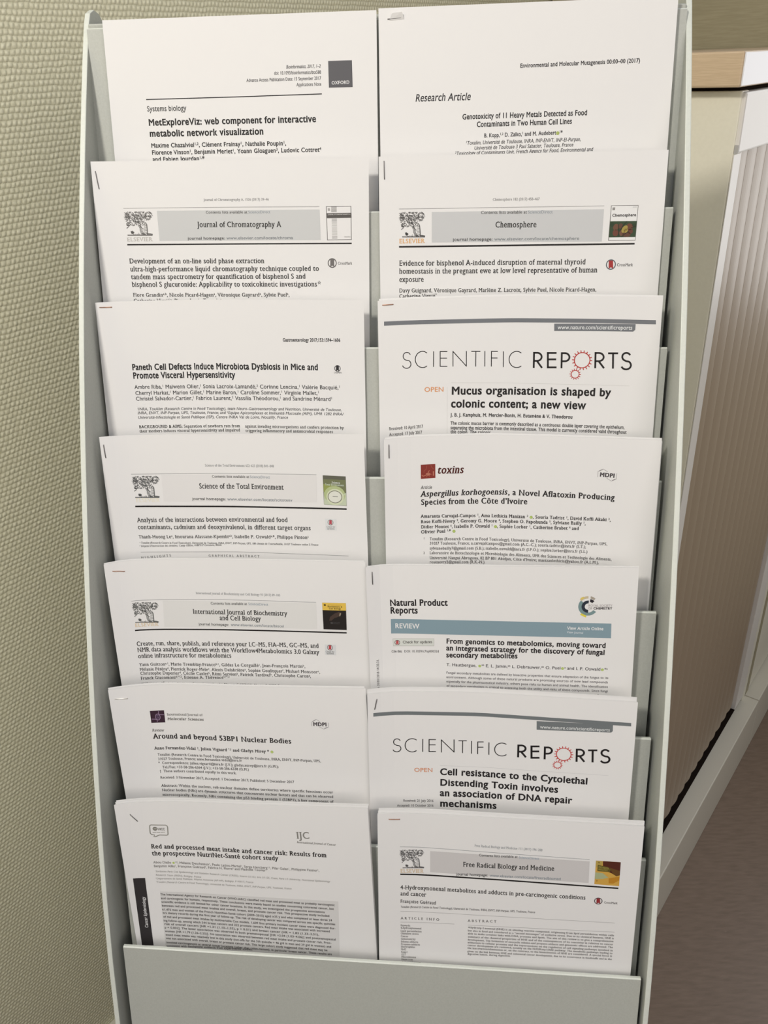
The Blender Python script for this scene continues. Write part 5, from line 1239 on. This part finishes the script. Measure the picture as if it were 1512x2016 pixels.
def plate(name, b0, z0, length, thick, x0, x1, hem):
    """leaning plate; (b0, z0) is the front top edge"""
    P = lambda h, dn: np.array([0, b0, z0]) + NRM * h - UPV * dn
    ring = [P(0, 0.9), P(-0.8, 0), P(-hem + 0.8, 0), P(-hem, 0.9), P(-hem, 6), P(-thick, 6.5), P(-thick, length), P(0, length)]
    m = MB()
    m.prism([rw(x0, p[1], p[2]) for p in ring], RACK @ Vector(((x1 - x0) / 1000, 0, 0)))
    m.m = [0, 0, 1, 1, 1, 0, 0, 0, 0, 0]                # highlight on the rolled top edge, put in as a paler colour
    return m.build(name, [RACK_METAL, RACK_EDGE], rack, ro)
XA, XB = -276.6, 155.0
bq = np.array([0, LEDGE[0][0], LEDGE[0][1]]) - NRM * 20.0
# back panel: same lean, its top meets the top bar
k_ = (17.0 - bq[2]) / UPV[2]
bt = bq + UPV * k_
plate('back_panel', bt[1], bt[2], 300, 2.0, XI0, XI1, 2.0)
m = MB(); m.box(rw(XI0, 714, 15.5), RACK @ Vector(((XI1 - XI0) / 1000, 0, 0)), RACK @ Vector((0, 0.027, 0)), RACK @ Vector((0, 0, 0.0042))); m.build('top_bar', RACK_METAL, rack, ro, bevel=0.001)
for k, (b, z) in enumerate(LEDGE):
    plate('pocket_panel', b, z, 262 if k < 6 else 300, 2.0, XA, XB, 3.6)
for k in range(7):
    # pocket floor under the papers
    b, z = LEDGE[k]
    p = np.array([0, b, z]) - UPV * (212.0 if k else 190.0)
    m = MB()
    q0 = p - NRM * 2.2; q1 = p - NRM * 16.0
    m.box(rw(XA, q1[1], q1[2]), RACK @ Vector(((XB - XA) / 1000, 0, 0)), RACK @ (Vector(q0 - q1) / 1000), RACK @ Vector((0, 0, -0.0015)))
    m.build('pocket_floor', RACK_METAL, rack, ro)
m = MB(); m.box(rw(XI0, 400, -1385), RACK @ Vector(((XI1 - XI0) / 1000, 0, 0)), RACK @ Vector((0, 0.33, 0)), RACK @ Vector((0, 0, 0.02))); m.build('base_shelf', RACK_METAL, rack, ro)
m = MB(); m.box(rw(XI0, 742, -1380), RACK @ Vector(((XI1 - XI0) / 1000, 0, 0)), RACK @ Vector((0, 0.002, 0)), RACK @ Vector((0, 0, 1.3))); m.build('rear_sheet', RACK_METAL, rack, ro)

# ------------------------------------------------------------------ the papers
LABELS = {
 'L1': 'stapled paper in the top left pocket, grey square emblem, title on a web component',
 'R1': 'stapled paper in the top right pocket, torn flap at its staple, heavy metals title',
 'L2': 'stapled paper with grey journal banner, second down on the left, bisphenol S title',
 'R2': 'stapled paper with an orange-lettered tree emblem and small red-leaf cover picture',
 'L3': 'stapled paper with the bold title on Paneth cell defects, third down on the left',
 'R3': 'stapled paper with a red gear emblem and the title on mucus organisation',
 'L4': 'stapled paper with a small green cover picture, title on environmental and food contaminants',
 'R4': 'stapled paper with a small dark red scorpion square at its top left',
 'L5': 'stapled paper with a small black and yellow cover picture, fifth down on the left',
 'R5': 'stapled paper with a slate blue review band and a round ring emblem',
 'L6': 'stapled paper with a small dark purple helix square, title on nuclear bodies',
 'R6': 'stapled paper with a red gear emblem and the title on cell resistance',
 'L7': 'stapled paper in the bottom left pocket with a black vertical side tab',
 'R7': 'stapled paper in the bottom right pocket with a brown and orange cover picture',
}
COPIES = {'R3': [(0.6, 1.2)], 'R4': [(0.5, 1.0), (1.2, -1.3)], 'L5': [(-0.8, 0.6)], 'R5': [(0.6, 0.3)], 'L6': [(-0.7, 0.9)], 'R6': [(-0.4, 3.2)], 'L7': [(0.4, 1.2), (0.8, 2.0)], 'R7': [(0.3, 1.6), (0.6, 2.6)]}
SHORT = {'R3': 'red gear paper on mucus', 'R4': 'paper with the scorpion square', 'L5': 'paper with the black and yellow cover picture', 'R5': 'paper with the slate blue band', 'L6': 'paper with the purple helix square', 'R6': 'red gear paper on cell resistance', 'L7': 'paper with the black side tab', 'R7': 'paper with the brown and orange cover picture', 'L4': 'paper with the green cover picture'}
GRP = 'stapled papers in the rack'
WHITE = {'1': (228, 227, 226), '2': (227, 223, 219), '3': (222, 216, 212), '4': (219, 212, 207), '5': (214, 207, 201), '6': (209, 201, 194), '7': (205, 196, 189)}
rnd = random.Random(3)
for key, pd in PAGES.items():
    sh = Sheet(**pd)
    base = sh.pt(sh.W / 2, sh.H)
    th = thing('stapled_paper', base, LABELS[key], 'paper', GRP)
    m = MB(); sh.slab(m, -0.12, 0.0); fs = m.build('front_sheet', PAPER, th, base, smooth=False)
    m = MB(); h = -0.30
    for i in range(4):
        sh.slab(m, h - 0.12, h, rnd.uniform(-0.3, 0.3), rnd.uniform(-0.1, 0.5), 24, 0.35); h -= 0.24
    m.build('inner_sheets', PAPER, th, base)
    pr = Print(sh)
    for it in ITEMS[key]:
        k = it[0]
        if k == 't': pr.text(*it[1:])
        elif k == 'p': pr.poly(*it[1:])
        elif k == 'l': pr.line(*it[1:])
        elif k == 'd': pr.disc(*it[1:])
        elif k == 'e': pr.tree(*it[1:])
        elif k == 's':
            (u0, v0), (u1, v1) = it[1], it[2]
            q = [sh.pt(u0, v0, -0.6), sh.pt(u0, v0, 0.25), sh.pt(u0 + (u1 - u0) * .06, v0 + (v1 - v0) * .06, 0.42), sh.pt((u0 + u1) / 2, (v0 + v1) / 2, 0.46), sh.pt(u1 - (u1 - u0) * .06, v1 - (v1 - v0) * .06, 0.42), sh.pt(u1, v1, 0.25), sh.pt(u1, v1, -0.6)]
            m = MB(); m.tube(q, 0.00034, 8)
            m.build('staple', {'dark': STEEL, 'copper': COPPER, 'bright': BRIGHT}[it[3]], th, base, smooth=True)
    for part, q in pr.parts.items():
        obj(part, np.concatenate(q['v']), q['f'], [ink(c, WHITE[key[1]]) for c in q['mats']], fs, base, q['m'])
    if key == 'R1':                                   # torn flap of paper beside the staple
        m = MB()
        uv = [(8.0, 8.3), (10.5, 5.2), (16.0, 4.6), (18.6, 7.6)]
        a = [sh.pt(u, v, 0.15) for u, v in uv]; lift = [sh.pt(10.2, 4.0, 2.2), sh.pt(17.4, 3.4, 2.6)]
        m.add([a[0], a[3], lift[1], lift[0]], [(0, 1, 2, 3)]); m.add([a[0] - np.array([0, 0, 1e-4]), lift[0], a[1]], [(0, 1, 2)])
        m.build('torn_flap', PAPER, fs, base)
    back = h - 0.25
    cps = COPIES.get(key, [])
    for i, (du, dv) in enumerate(cps):
        c = thing('stapled_paper', base + 0, '', 'paper', GRP)
        c['label'] = ('white copy showing only its edge behind the ' if i == 0 else 'rearmost of the white copies behind the ') + SHORT[key]
        m = MB(); hh = back
        for j in range(4):
            sh.slab(m, hh - 0.12, hh, du + rnd.uniform(-0.2, 0.2), -dv + rnd.uniform(-0.25, 0.25), 24, 0.3); hh -= 0.2
        m.build('sheets', PAPER, c, base)
        back = hh - 0.25
bpy.data.objects.remove(_to)
